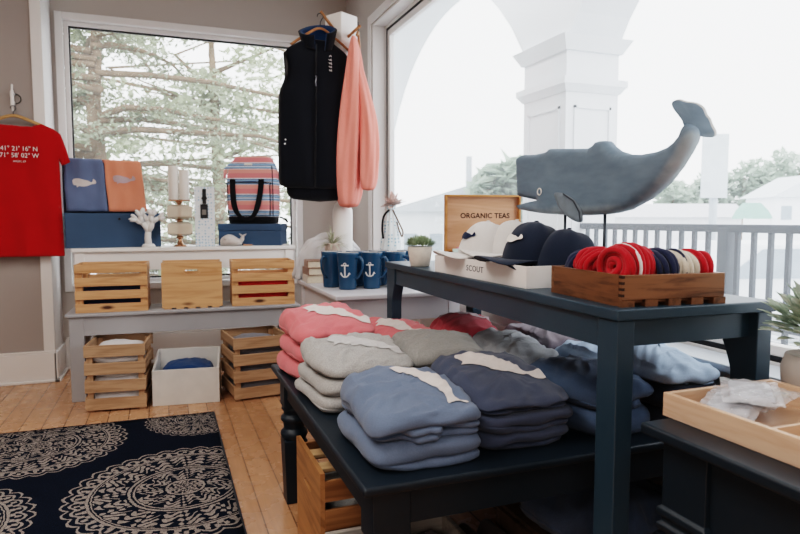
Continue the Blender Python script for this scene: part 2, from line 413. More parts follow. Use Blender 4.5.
# far trees across the harbour
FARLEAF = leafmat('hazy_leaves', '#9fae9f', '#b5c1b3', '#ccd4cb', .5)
def far_tree(x, y, h, w, seed, label):
    t = thing('far_tree', label, 'tree', (x, y, -.65), 0)
    rd = random.Random(seed)
    cs = [((rd.uniform(-w,w)*.6, rd.uniform(-w,w)*.4, h*rd.uniform(.4,.85)), (w*.5, w*.5, h*.18)) for _ in range(9)]
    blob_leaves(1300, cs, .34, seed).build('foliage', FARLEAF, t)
    MB().tube([(0,0,0),(0,0,h*.75)], [.3,.1], 6).build('trunk', BARK, t)
def ray_at(u, f): l = (u-400)/624*f; return f*.3535+l*.9354, f*.9354-l*.3535
for i, (u, f, h, w, lab) in enumerate((
    (672, 55, 5.2, 3.4, 'low hazy tree behind the whale tail, seen through the right window'),
    (702, 52, 5.6, 2.6, 'hazy round tree just beside the pale banner pole outside'),
    (742, 50, 6.6, 3.0, 'hazy tree rising above the green boat canopy outside'),
    (768, 50, 6.0, 2.6, 'hazy tree directly behind the small white house outside'),
    (797, 50, 7.2, 3.2, 'tall hazy tree at the far right beyond the white house outside'),
    (462, 30, 3.2, 1.0, 'small pale shrub tree standing behind the tea box outside'))):
    x, y = ray_at(u, f)
    if i == 5: x, y = ray_at(512, 16)
    far_tree(x, y, h, w, 20+i, lab if i != 5 else 'small pale tree between the tea box lid and the whale head outside')
# pale gabled building on the left of the right window
x, y = ray_at(452, 17)
t = thing('gabled_building', 'pale building with a wide low gable roof and chimney outside the right window', 'building', (x, y, -.65), R(-20.7))
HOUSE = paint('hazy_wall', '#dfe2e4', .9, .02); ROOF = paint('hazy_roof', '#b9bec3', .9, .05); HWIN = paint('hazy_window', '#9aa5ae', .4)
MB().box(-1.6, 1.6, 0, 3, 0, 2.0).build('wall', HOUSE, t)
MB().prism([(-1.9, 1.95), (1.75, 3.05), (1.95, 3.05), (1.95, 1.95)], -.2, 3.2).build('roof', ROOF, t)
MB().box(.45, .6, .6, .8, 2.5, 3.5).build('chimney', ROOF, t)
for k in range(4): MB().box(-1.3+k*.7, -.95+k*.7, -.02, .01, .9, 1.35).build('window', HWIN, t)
# small white house far right
x, y = ray_at(806, 36)
t = thing('white_house', 'small white gabled house at the far right outside the window', 'house', (x, y, -.65), R(-20.7))
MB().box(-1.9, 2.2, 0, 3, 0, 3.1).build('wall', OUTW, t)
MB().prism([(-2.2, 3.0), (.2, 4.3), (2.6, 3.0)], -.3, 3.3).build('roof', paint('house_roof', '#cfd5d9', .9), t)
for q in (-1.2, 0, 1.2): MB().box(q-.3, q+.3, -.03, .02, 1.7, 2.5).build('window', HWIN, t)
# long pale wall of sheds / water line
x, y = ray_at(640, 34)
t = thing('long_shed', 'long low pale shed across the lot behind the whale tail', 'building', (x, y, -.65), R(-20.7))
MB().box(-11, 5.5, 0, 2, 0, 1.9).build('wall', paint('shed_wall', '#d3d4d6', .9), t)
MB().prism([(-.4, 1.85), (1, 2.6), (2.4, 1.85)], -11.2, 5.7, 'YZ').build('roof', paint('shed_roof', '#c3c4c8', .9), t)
# green boat canopy
x, y = ray_at(752, 22)
t = thing('boat_canopy', 'faded green boat canopy with open sides beyond the railing', 'canopy', (x, y, -.65), R(-20.7))
b = MB()
b.rings([[(-.5,-.3,1.75),(.55,-.3,1.75),(.55,.5,1.75),(-.5,.5,1.75)], [(-.40,-.2,2.05),(.42,-.2,2.05),(.42,.4,2.05),(-.40,.4,2.05)], [(-.22,-.1,2.32),(.20,-.1,2.32),(.20,.3,2.32),(-.22,.3,2.32)]])
b.build('cover', paint('haze_pale_canvas', '#8fb0a4', .9), t)  # haze mixed into the green of the cover
for sx in (-.45, .5): MB().tube([(sx,-.27,0),(sx,-.27,1.78)], .04, 6).build('pole', HOUSE, t)
# banner pole
x, y = ray_at(712, 12)
t = thing('banner_pole', 'pale grey street pole carrying a tall blank banner, behind the whale tail', 'pole', (x, y, -.65), R(-20.7))
MB().tube([(0,0,0),(0,0,3.35)], .075, 12).build('pole', paint('pole_paint', '#aeb6bd', .5), t, smooth=True)
MB().box(-.30, .2, -.11, -.09, 2.15, 3.35).build('banner', paint('banner_cloth', '#c3cace', .8), t)
# parked pale car behind the balusters
x, y = ray_at(775, 8.2)
t = thing('parked_car', 'white parked car with a round red tail light behind the railing', 'car', (x, y, -.65), R(-10))
prof = [(-2,.3),(2,.3),(2.05,.75),(1.9,.95),(1.2,1.02),(.7,1.45),(-.9,1.45),(-1.5,1.05),(-2,.98)]
MB().prism(prof, -.8, .8).build('body', paint('car_paint', '#d9dde0', .3), t, bevel=.08, seg=3)
MB().prism([(1.1,1.03),(.66,1.4),(-.86,1.4),(-1.36,1.06)], -.81, -.79).build('side_glass', HWIN, t)
for sx in (-1.25, 1.25):
    MB().lathe([(.0,0),(.32,0),(.32,.2),(0,.2)], 20, Matrix.Translation((sx,-.82,.32)) @ Matrix.Rotation(R(-90),4,'X')).build('wheel', paint('tyre', '#6c7074', .8), t)
MB().lathe([(0,0),(.10,0),(.09,.05),(0,.06)], 16, Matrix.Translation((-1.62,-.80,.93)) @ Matrix.Rotation(R(90),4,'X')).build('tail_light', paint('red_lens', '#d8604f', .3), t)
# slatted low fence beyond the railing
t = thing('slatted_fence', 'low white horizontal slat fence outside below the railing', 'fence', (4.3, 2.4, -.65))
FEN = paint('white_slats', '#e9ecee', .6); FEND = paint('slat_post_grey', '#8d97a2', .8)  # white for the slats, darker grey for the posts
b = MB()
for k in range(7): b.box(-.012, .012, -1.6, 1.5, .35+k*.105, .41+k*.105)
b.build('slats', FEN, t)
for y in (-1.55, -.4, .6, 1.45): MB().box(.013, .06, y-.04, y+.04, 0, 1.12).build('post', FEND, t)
# ------------------------------------------------------------------ rug
def rug_mat():
    g = G('medallion_rug')
    p = g.xyz()
    # slight weave jitter
    jx = g.math('MULTIPLY', g.math('SUBTRACT', g.noise(60, 2), .5), .012)
    x = g.math('ADD', p[0], jx); y = g.math('ADD', p[1], g.math('MULTIPLY', g.math('SUBTRACT', g.noise(55, 2, vec=g.map(loc=(3,1,0))), .5), .012))
    def med(cx, cy, Rm):
        dx = g.math('SUBTRACT', x, cx); dy = g.math('SUBTRACT', y, cy)
        r = g.math('DIVIDE', g.math('SQRT', g.math('ADD', g.math('MULTIPLY', dx, dx), g.math('MULTIPLY', dy, dy))), Rm)
        a = g.math('ARCTAN2', dy, dx)
        def S(n, ph=0.0): return g.math('SINE', g.math('ADD', g.math('MULTIPLY', a, float(n)), ph))
        def band(lo, hi): return g.math('MULTIPLY', g.math('GREATER_THAN', r, lo), g.math('LESS_THAN', r, hi))
        parts = []
        # scalloped outer rim (double outline) and filler dots
        e = g.math('ADD', .945, g.math('MULTIPLY', g.math('ABSOLUTE', S(17)), .055))
        for off, th in ((0, .011), (-.07, .012)):
            parts.append(g.math('LESS_THAN', g.math('ABSOLUTE', g.math('SUBTRACT', r, g.math('ADD', e, off))), th))
        parts.append(g.math('MULTIPLY', band(.85, .9), g.math('GREATER_THAN', S(70), .1)))
        # thin rings
        for rr, th in ((.80, .012), (.77, .006), (.47, .012), (.43, .008), (.16, .012)):
            parts.append(g.math('LESS_THAN', g.math('ABSOLUTE', g.math('SUBTRACT', r, rr)), th))
        # leafy scroll fields : angular waves twisted with the radius
        def scroll(lo, hi, n, k, th, ph=0.0):
            w1 = g.math('SINE', g.math('ADD', g.math('MULTIPLY', a, float(n)), g.math('ADD', g.math('MULTIPLY', S(n/2, ph), 1.7), g.math('MULTIPLY', r, k))))
            w2 = g.math('SINE', g.math('SUBTRACT', g.math('MULTIPLY', r, k*1.35), g.math('MULTIPLY', S(n, 1.3), 2.0)))
            return g.math('MULTIPLY', band(lo, hi), g.math('GREATER_THAN', g.math('MULTIPLY', w1, w2), th))
        parts.append(scroll(.50, .755, 24, 36, .10))
        parts.append(scroll(.19, .415, 16, 46, .06, .7))
        parts.append(scroll(.0, .15, 8, 60, .05))
        parts.append(g.math('MULTIPLY', band(.815, .85), g.math('GREATER_THAN', S(48), .0)))
        out = parts[0]
        for q in parts[1:]: out = g.math('MAXIMUM', out, q)
        return g.math('MULTIPLY', out, g.math('LESS_THAN', r, 1.03))
    m = None
    for c in ((.055, 2.615, .45), (-.60, 3.345, .40), (.165, 3.52, .285), (-.90, 2.52, .43), (-1.35, 3.45, .35)):
        q = med(*c); m = q if m is None else g.math('MAXIMUM', m, q)
    fleck = g.ramp(g.noise(240, 2), [(.42, (0,0,0,1)), (.5, (1,1,1,1))])
    navy = g.ramp(g.noise(300, 2), [(.3, c4('#11161f')), (.7, c4('#1c2433'))])
    cream = g.ramp(g.noise(260, 2), [(.3, c4('#6f6762')), (.7, c4('#a89f98'))])
    g.put(g.b.inputs['Base Color'], g.mix(m, navy, cream))
    g.b.inputs['Roughness'].default_value = 1; g.b.inputs['Specular IOR Level'].default_value = .05
    g.bump(g.math('ADD', m, g.math('MULTIPLY', g.noise(400, 2), .6)), .4, .004)
    return g.m
RUGM = rug_mat()
rb = MB()
nx, ny = 40, 40
rb.grid([[(-2.0+2.237*i/nx, 1.2+2.405*j/ny, .010+.0015*math.sin(i*.9)*math.sin(j*.7)) for j in range(ny+1)] for i in range(nx+1)])
rug = tag(rb.build('area_rug', RUGM, smooth=True, solid=.008), 'dark navy rug with large cream lace medallions on the plank floor', 'rug')
b = MB()
rd = random.Random(1)
b.tube([(.237, 1.2+2.405*j/60, .010) for j in range(61)], .006, 6)
b.tube([(-2+2.237*j/60, 3.606, .010) for j in range(61)], .006, 6)
b.build('bound_edge', fabric('rug_binding', '#141a24'), rug)

# ------------------------------------------------------------------ tables
def turned(b, cx, cy, z0, z1, w):
    """one turned leg: square block, beads, tapering square shaft"""
    h = z1-z0; zb = z1-.13
    b.box(cx-w/2, cx+w/2, cy-w/2, cy+w/2, zb, z1)
    q = w/2
    b.lathe([(q*1.0, zb), (q*1.08, zb-.008), (q*.92, zb-.016), (q*.85, zb-.03), (q*1.12, zb-.04), (q*1.14, zb-.052), (q*.95, zb-.062), (q*.88, zb-.085),
             (q*1.12, zb-.097), (q*1.18, zb-.107), (q*1.1, zb-.118), (q*.95, zb-.13)], 24, c=(cx, cy))
    zt = zb-.128
    def sq(hw, z): return [(cx-hw, cy-hw, z), (cx+hw, cy-hw, z), (cx+hw, cy+hw, z), (cx-hw, cy+hw, z)]
    b.rings([sq(q*.99, zt), sq(q*.99, zt-.03), sq(q*.84, z0)])
    return b
# low dark table that carries the sweatshirts
LX0, LX1, LY0, LY1, LZ = .38, 1.432, 1.222, 2.446, .53
t = thing('display_table', 'low dark table with turned legs under the folded sweatshirts', 'table', ((LX0+LX1)/2, (LY0+LY1)/2, 0))
hx, hy = (LX1-LX0)/2, (LY1-LY0)/2
b = MB().box(-hx, hx, -hy, hy, LZ-.022, LZ); b.build('tabletop', NAVYP, t, bevel=.008, seg=3)
a = hx-.03; c = hy-.03
b = MB()
b.box(-a+.08, a-.08, -c+.01, -c+.03, LZ-.112, LZ-.022); b.box(-a+.08, a-.08, c-.03, c-.01, LZ-.112, LZ-.022)
b.box(-a+.01, -a+.03, -c+.08, c-.08, LZ-.112, LZ-.022); b.box(a-.03, a-.01, -c+.08, c-.08, LZ-.112, LZ-.022)
b.build('apron', NAVYP, t)
for sx in (-1, 1):
    for sy in (-1, 1): turned(MB(), sx*(a-.045), sy*(c-.045), 0, LZ-.022, .09).build('leg', NAVYP, t, bevel=.003)
# tall console table straddling it
UX0, UX1, UY0, UY1, UZ = .866, 1.306, 1.026, 2.580, .914
t = thing('tall_table', 'tall slate-blue table straddling the sweatshirt table, under the whale', 'table', ((UX0+UX1)/2+.0195, (UY0+UY1)/2-.004, 0), R(-1.5))
hx, hy = (UX1-UX0)/2, (UY1-UY0)/2
MB().box(-hx, hx, -hy, hy, UZ-.025, UZ).build('tabletop', SLATE, t, bevel=.004)
b = MB()
b.box(-hx+.05, hx-.05, -hy+.03, -hy+.052, UZ-.085, UZ-.025); b.box(-hx+.05, hx-.05, hy-.052, hy-.03, UZ-.085, UZ-.025)
b.box(-hx+.012, -hx+.034, -hy+.07, hy-.075, UZ-.09, UZ-.025); b.box(hx-.034, hx-.012, -hy+.075, hy-.075, UZ-.09, UZ-.025)
b.build('apron', SLATE, t)
for sx in (-1, 1):
    for sy in (-1, 1):
        x0, x1 = sorted((sx*(hx-.006), sx*(hx-.05)))
        pts = [(0,0),(.072,0),(.072,UZ-.17),(.080,UZ-.145),(.090,UZ-.12),(.105,UZ-.09),(.11,UZ-.025),(0,UZ-.025)] if (sx > 0 or sy > 0) else [(0,0),(.066,0),(.066,UZ-.025),(0,UZ-.025)]
        pts = [(sy*(hy-.006-p[0]), p[1]) for p in pts]
        MB().prism(pts, x0, x1, 'YZ').build('leg', SLATE, t, bevel=.003)
# dark table at the right front
FX0, FX1, FY0, FY1, FZ = .828, 1.42, .12, .915, .72
t = thing('foreground_table', 'dark blue-black table with moulded corner posts at the right front, under the divided tray', 'table', ((FX0+FX1)/2, (FY0+FY1)/2, 0))
hx, hy = (FX1-FX0)/2, (FY1-FY0)/2
MB().box(-hx, hx, -hy, hy, FZ-.022, FZ).build('tabletop', NAVYP, t, bevel=.006, seg=3)
b = MB()
b.box(-hx+.12, hx-.12, hy-.06, hy-.04, FZ-.16, FZ-.022); b.box(-hx+.04, -hx+.06, -hy+.12, hy-.12, FZ-.16, FZ-.022); b.box(hx-.06, hx-.04, -hy+.12, hy-.12, FZ-.16, FZ-.022); b.box(-hx+.12, hx-.12, -hy+.04, -hy+.06, FZ-.16, FZ-.022)
b.build('apron', NAVYP, t)
for sx in (-1, 1):
    for sy in (-1, 1):
        b = MB(); cx, cy = sx*(hx-.08), sy*(hy-.08)
        def sq(hw, z): return [(cx-hw, cy-hw, z), (cx+hw, cy-hw, z), (cx+hw, cy+hw, z), (cx-hw, cy+hw, z)]
        b.rings([sq(.048, 0), sq(.045, .25), sq(.045, .515), sq(.054, .52), sq(.057, .532), sq(.050, .538), sq(.050, .546), sq(.057, .551), sq(.057, .562), sq(.05, .568), sq(.05, FZ-.022)])
        b.build('leg', NAVYP, t, bevel=.002)
# grey bench by the window
BZ = .535
t = thing('display_bench', 'long grey bench before the back window carrying three pine crates', 'bench', (.14, 4.28, 0), R(-1))
hx, hy = .70, .175
MB().box(-hx, hx, -hy, hy, BZ-.022, BZ).build('benchtop', GREY, t, bevel=.006)
b = MB(); b.box(-hx+.03, hx-.03, -hy+.02, -hy+.04, BZ-.135, BZ-.022); b.box(-hx+.03, hx-.03, hy-.04, hy-.02, BZ-.135, BZ-.022)
b.box(-hx+.025, -hx+.045, -hy+.08, hy-.08, BZ-.135, BZ-.022); b.box(hx-.045, hx-.025, -hy+.08, hy-.08, BZ-.135, BZ-.022)
b.build('apron', GREY, t)
for sx in (-1, 1):
    for sy in (-1, 1):
        x0, x1 = sorted((sx*(hx-.02), sx*(hx-.10))); y0, y1 = sorted((sy*(hy-.015), sy*(hy-.085)))
        MB().box(x0, x1, y0, y1, 0, BZ-.022).build('leg', GREY, t, bevel=.003)
# white console behind it
CZ = .905
t = thing('white_console', 'narrow white console table standing against the back window', 'table', (.17, 4.80, 0))
hx, hy = .745, .185
MB().box(-hx, hx, -hy, hy, CZ-.028, CZ).build('tabletop', WHITEP, t, bevel=.006)
b = MB(); b.box(-hx+.07, hx-.07, -hy+.025, -hy+.045, CZ-.155, CZ-.028); b.box(-hx+.07, hx-.07, hy-.045, hy-.025, CZ-.155, CZ-.028)
b.box(-hx+.02, -hx+.04, -hy+.07, hy-.07, CZ-.155, CZ-.028); b.box(hx-.04, hx-.02, -hy+.07, hy-.07, CZ-.155, CZ-.028)
b.build('apron', WHITEP, t)
for sx in (-1, 1):
    for sy in (-1, 1):
        x0, x1 = sorted((sx*(hx-.015), sx*(hx-.075))); y0, y1 = sorted((sy*(hy-.015), sy*(hy-.075)))
        MB().box(x0, x1, y0, y1, 0, CZ-.028).build('leg', WHITEP, t, bevel=.003)
# pale table with the mugs
MZ = .755
MX0, MX1, MY0, MY1 = .712, 1.36, 2.70, 3.56
t = thing('side_table', 'pale grey table carrying the blue anchor mugs', 'table', ((MX0+MX1)/2, (MY0+MY1)/2, 0))
hx, hy = (MX1-MX0)/2, (MY1-MY0)/2
MB().box(-hx, hx, -hy, hy, MZ-.024, MZ).build('tabletop', PALEGREY, t, bevel=.006)
b = MB(); b.box(-hx+.08, hx-.08, -hy+.025, -hy+.045, MZ-.13, MZ-.024); b.box(-hx+.08, hx-.08, hy-.045, hy-.025, MZ-.13, MZ-.024)
b.box(-hx+.025, -hx+.045, -hy+.08, hy-.08, MZ-.13, MZ-.024); b.box(hx-.045, hx-.025, -hy+.08, hy-.08, MZ-.13, MZ-.024)
b.build('apron', PALEGREY, t)
for sx in (-1, 1):
    for sy in (-1, 1):
        x0, x1 = sorted((sx*(hx-.02), sx*(hx-.08))); y0, y1 = sorted((sy*(hy-.02), sy*(hy-.08)))
        MB().box(x0, x1, y0, y1, 0, MZ-.024).build('leg', PALEGREY, t, bevel=.003)

# ------------------------------------------------------------------ crates
def slat_crate(name, label, loc, rz, w, d, h, n, mats, group=None, post=True, gap=.45, feet=False, overh=.0, solid_ends=False):
    """open slatted crate; origin centre of base"""
    mx, my, mz = mats
    t = thing(name, label, 'crate', loc, rz, group)
    th = .012; z0 = .012 if feet else 0
    sh = (h-z0)/(n+(n-1)*gap); st = sh*(1+gap)
    for sy in (-1, 1):
        y0, y1 = sorted((sy*d/2, sy*(d/2-th)))
        for k in range(n):
            MB().box(-w/2, w/2, y0, y1, z0+k*st, z0+k*st+sh).build('slat', mx, t, bevel=.002)
    for sx in (-1, 1):
        x0, x1 = sorted((sx*w/2, sx*(w/2-th)))
        if solid_ends:
            MB().box(x0, x1, -d/2+th, d/2-th, z0, h).build('end_panel', my, t, bevel=.002)
        else:
            for k in range(n):
                MB().box(x0, x1, -d/2+th, d/2-th, z0+k*st+sh*.25, z0+k*st+sh*1.15 if k < n-1 else z0+k*st+sh).build('side_slat', my, t, bevel=.002)
        for sy in (-1, 1):
            a0, a1 = sorted((sx*(w/2-th-.03), sx*(w/2-th))); b0, b1 = sorted((sy*(d/2-th), sy*(d/2-th-.03)))
            MB().box(a0, a1, b0, b1, 0, h-.012).build('corner_post', mz, t)
    MB().box(-w/2+th, w/2-th, -d/2+th, d/2-th, z0+.003, z0+.011).build('bottom', my, t)
    return t
PM = (PINE, PINEY, PINEZ); RM = (RUSTIC, RUSTICY, RUSTICZ)
cw, cd, chh = .405, .28, .292
slat_crate('slatted_crate', 'pine crate with four slats and a dark knot, leftmost on the grey bench', (-.30, 4.283, BZ), R(-2), cw, cd, chh, 4, PM, 'pine crates on the bench', gap=.50, solid_ends=True)
slat_crate('slatted_crate', 'pine slat crate holding red clothing, rightmost on the grey bench', (.612, 4.268, BZ), R(-3), cw, cd, chh, 4, PM, 'pine crates on the bench', gap=.50, solid_ends=True)
# middle crate shows its solid end with a hand hole
t = thing('solid_end_crate', 'pine crate showing a solid end with an oval hand hole, middle of the grey bench', 'crate', (.165, 4.275, BZ), R(-2), 'pine crates on the bench')
w, d, h = .365, .27, .292
def holed(b, w, y0, y1, z0, z1, hw, hh, hz):
    hp = [(hw*math.copysign(abs(math.cos(q))**.7, math.cos(q)), hz+hh*math.sin(q)) for q in [2*PI*i/32 for i in range(32)]]
    op = []
    for x, z in hp:
        dx, dz = x, z-hz
        k = min((w/2)/abs(dx) if abs(dx) > 1e-6 else 1e9, ((z1-hz) if dz > 0 else (hz-z0))/abs(dz) if abs(dz) > 1e-6 else 1e9)
        op.append((dx*k, hz+dz*k))
    cs = [(-w/2, z0), (w/2, z0), (w/2, z1), (-w/2, z1)]
    for c in cs:
        i = min(range(32), key=lambda i: (op[i][0]-c[0])**2+(op[i][1]-c[1])**2); op[i] = c
    V = [(x, y0, z) for x, z in hp]+[(x, y0, z) for x, z in op]+[(x, y1, z) for x, z in hp]+[(x, y1, z) for x, z in op]
    F = []
    for i in range(32):
        j = (i+1) % 32
        F += [(i, j, 32+j, 32+i), (64+i, 96+i, 96+j, 64+j), (i, 64+i, 64+j, j), (32+i, 32+j, 96+j, 96+i)]
    b.add(V, F); return b
PINEP = wood('pine_panel', '#d0a277', '#bd8a5c', 'X', .5, .7)
holed(MB(), w, -d/2, -d/2+.014, .008, h, .054, .015, h-.060).build('end_panel', PINEP, t)
holed(MB(), w, d/2-.014, d/2, .008, h, .054, .015, h-.060).build('end_panel', PINEP, t)
for sx in (-1, 1):
    x0, x1 = sorted((sx*w/2, sx*(w/2-.012)))
    for k in range(4): MB().box(x0, x1, -d/2+.014, d/2-.014, .008+k*.074, .008+k*.074+.055).build('slat', PINEY, t, bevel=.002)
for k in range(5): MB().box(-w/2+.012+k*.072, -w/2+.012+k*.072+.045, -d/2, d/2, 0, .008).build('bottom_slat', PINEY, t)
slat_crate('slatted_crate', 'tall rustic crate of folded white shirts on the floor under the bench, left end', (-.262, 4.035, 0), R(-6), .325, .36, .385, 4, RM, 'rustic crates on the floor', gap=.5, feet=True)
slat_crate('slatted_crate', 'tall rustic crate of folded grey shirts on the floor under the bench, right end', (.520, 3.995, 0), R(7), .345, .36, .385, 4, RM, 'rustic crates on the floor', gap=.5, feet=True)
t = thing('white_box', 'open worn white wooden box on the floor between the two rustic crates', 'box', (.118, 4.02, 0), R(-6))
w, d, h = .380, .33, .248
MB().box(-w/2, w/2, -d/2, -d/2+.014, 0, h-.035).build('side_panel', CHIPPED, t, bevel=.003)
MB().box(-w/2, w/2, d/2-.014, d/2, 0, h+.03).build('side_panel', CHIPPED, t, bevel=.003)
for sx in (-1, 1):
    x0, x1 = sorted((sx*w/2, sx*(w/2-.014)))
    MB().prism([(-d/2+.014, 0), (d/2-.014, 0), (d/2-.014, h+.03), (-d/2+.014, h-.035)], x0, x1, 'YZ').build('side_panel', CHIPPED, t, bevel=.003)
MB().box(-w/2+.014, w/2-.014, -d/2+.014, d/2-.014, .002, .014).build('bottom', CHIPPED, t)
# crates beneath the sweatshirt table
def under_crate(label, loc, w, d, h, m):
    t = thing('storage_crate', label, 'crate', loc, 0)
    
    s = holed(MB(), d, -.007, .007, 0, h, .05, .011, h-.1)
    s.v = [Vector((-w/2+.007+v.y, v.x, v.z)) for v in s.v]; s.build('end_panel', m[1], t)
    s = holed(MB(), d, -.007, .007, 0, h, .05, .011, h-.1)
    s.v = [Vector((w/2-.007+v.y, v.x, v.z)) for v in s.v]; s.build('end_panel', m[1], t)
    for sy in (-1, 1):
        y0, y1 = sorted((sy*d/2, sy*(d/2-.012)))
        for k in range(4): MB().box(-w/2+.014, w/2-.014, y0, y1, .01+k*(h-.01)/4, .01+k*(h-.01)/4+(h-.01)/4*.72).build('slat', m[0], t, bevel=.002)
    MB().box(-w/2+.014, w/2-.014, -d/2+.012, d/2-.012, .003, .013).build('bottom', m[1], t)
    return t
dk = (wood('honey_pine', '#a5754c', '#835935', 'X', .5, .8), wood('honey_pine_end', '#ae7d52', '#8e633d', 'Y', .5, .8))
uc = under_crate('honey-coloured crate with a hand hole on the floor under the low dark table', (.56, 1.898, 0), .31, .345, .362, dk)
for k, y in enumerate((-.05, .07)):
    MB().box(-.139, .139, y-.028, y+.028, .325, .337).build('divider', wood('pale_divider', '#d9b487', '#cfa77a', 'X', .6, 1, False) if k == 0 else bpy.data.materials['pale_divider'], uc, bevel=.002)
t = thing('weathered_tray', 'weathered grey-white wooden tray on the floor under the near corner of the low table', 'tray', (.60, 1.55, 0))
GW = wood('grey_weathered', '#a59d95', '#857c74', 'X', .8)
w, d, h = .38, .30, .20
for sy in (-1, 1):
    y0, y1 = sorted((sy*d/2, sy*(d/2-.016))); MB().box(-w/2, w/2, y0, y1, 0, h).build('side_panel', GW, t, bevel=.003)
for sx in (-1, 1):
    x0, x1 = sorted((sx*w/2, sx*(w/2-.016))); MB().box(x0, x1, -d/2+.016, d/2-.016, 0, h).build('side_panel', GW, t, bevel=.003)
MB().box(-w/2+.016, w/2-.016, -d/2+.016, d/2-.016, .002, .012).build('bottom', GW, t)
# ------------------------------------------------------------------ folded clothing
NT = 104
def sellipse(a, b, q, e=4.5):
    c, s = math.cos(q), math.sin(q)
    k = (abs(c)**e+abs(s)**e)**(-1/e)
    return a*c*k, b*s*k
def folded_mesh(w, d, h, layers, seed, dome=.012, wr=1.0, slump=.0, front=.02, flop=0.0, lay_in=.012, e=6.5, top=True):
    """a folded garment: soft rectangular slab of unequal layers whose rims wander on their own,
    deeper tucks on the front (-y) where the garment is rolled in, soft wrinkles on top"""
    rd = random.Random(seed); off = Vector((rd.uniform(0,50), rd.uniform(0,50), rd.uniform(0,50)))
    wts = [rd.uniform(.7, 1.1) for _ in range(layers)]
    if layers > 1: wts[-1] = 1.9
    tot = sum(wts); zs = [0]
    for q in wts: zs.append(zs[-1]+h*q/tot)
    prof = []            # (inset, z, layer, crease weight)
    for k in range(layers):
        lh = zs[k+1]-zs[k]; ins = rd.uniform(0, .010)*(k < layers-1)
        for f in (.0, .07, .2, .42, .66, .86, .96):
            r = math.sqrt(max(0, 1-((f-.48)/.52)**2))
            cw = 1.0 if (f == 0 and k > 0) else 0.0
            prof.append((ins+min(lh*.5, .026)*(1-r)+lay_in*cw, zs[k]+f*lh, k, cw))
    last = prof[-1][0]
    rings = []
    def pt(q, ins, z, k, cw=0.0, t=1.0):
        c_, s_ = math.cos(q), math.sin(q)
        fr = max(0, -s_)**1.5
        kk = min(k, layers-1)
        wander = noise.noise(Vector((c_*1.6, s_*1.6, kk*3.1))+off)
        tuck = max(0, noise.noise(Vector((c_*2.6, k*5.3, 2.0))+off*1.3)+.25)
        L_ = max(0, min(1, (-c_-.25)/.45)); L_ = L_*L_*(3-2*L_)
        if True:
            zr = min(z, h-.0015)
            hw = min(h*.5, .034); ins = ins*(1-L_)+L_*hw*(1-math.sqrt(max(0, 1-((zr/h-.5)/.5)**2)))
            cw *= 1-L_
            ins = ins+.010*wander*(1 if kk < layers-1 else .4)+cw*fr*front*tuck*1.6+(front*.55*fr*tuck if kk < layers-1 else 0)
        x, y = sellipse((w/2-ins)*t, (d/2-ins)*t, q, e)
        p = Vector((x, y, z))
        n1 = noise.noise(Vector((x*7, y*7, z*11))+off); n2 = noise.noise(Vector((x*20, y*20, z*30))+off*1.7)
        u_ = x*.8+y*.6
        rg = 1-abs(noise.noise(Vector((u_*9, (y*.8-x*.6)*26, z*8))+off))*2      # ridged drag lines
        side = max(0, min(1, (t-.72)/.28))
        out = Vector((c_, s_, 0))
        p += out*(n1*.010+n2*.003+rg*.0025)*wr*side
        zz = z/h
        p.z += (noise.noise(Vector((c_*2.2, s_*2.2, zr*9))+off)*.010+n2*.002)*min(1, zz*2.5)*wr*(1 if top or zz < .8 else .0)*(t**3 if k == layers else 1)
        if top: p.z += (n1*.007+n2*.002+max(0, rg-.45)*.010)*wr*zz*(1 if zz > .9 else .6)
        if k == layers:
            u = min(1, math.hypot(x/(w/2), y/(d/2))); p.z += dome*(1-u*u)
        p.z -= slump*max(0, (1-y/(d/2))/2)**1.4*zz + flop*max(0, x/(w/2))*zz
        if top: p.z -= .004*max(0, max(abs(x)/(w/2), abs(y)/(d/2))-.62)/.38*zz*(1 if k >= layers-1 else 0)
        if p.z < 0: p.z = 0
        return p
    NT = 112 if top else 72
    rings.append([pt(2*PI*i/NT, prof[0][0]+.012, 0, 0) for i in range(NT)])
    for ins, z, k, cw in prof: rings.append([pt(2*PI*i/NT, ins, z, k, cw) for i in range(NT)])
    for t in (.975, .94, .89, .83, .76, .68, .6, .52, .44, .36, .28, .2, .1):
        rings.append([pt(2*PI*i/NT, last, h, layers, 0, t) for i in range(NT)])
    return rings
def garment(name, label, cat, loc, rz, w, d, h, layers, mat, seed, group=None, parent=None, **kw):
    b = MB().rings(folded_mesh(w, d, h, layers, seed, **kw))
    o = b.build(name, mat, parent, smooth=True)
    o.location = loc; o.rotation_euler = (0, 0, rz)
    return tag(o, label, cat, group)
WHALE = outline([(-.50,-.02),(-.52,.10),(-.45,.20),(-.25,.22),(-.05,.17),(.15,.13),(.28,.06),(.36,.09),(.40,.22),(.48,.16),(.53,.05),(.47,-.02),(.40,-.03),(.30,-.05),(.10,-.14),(-.10,-.17),(-.25,-.15),(-.33,-.22),(-.36,-.12),(-.46,-.10)], 3)
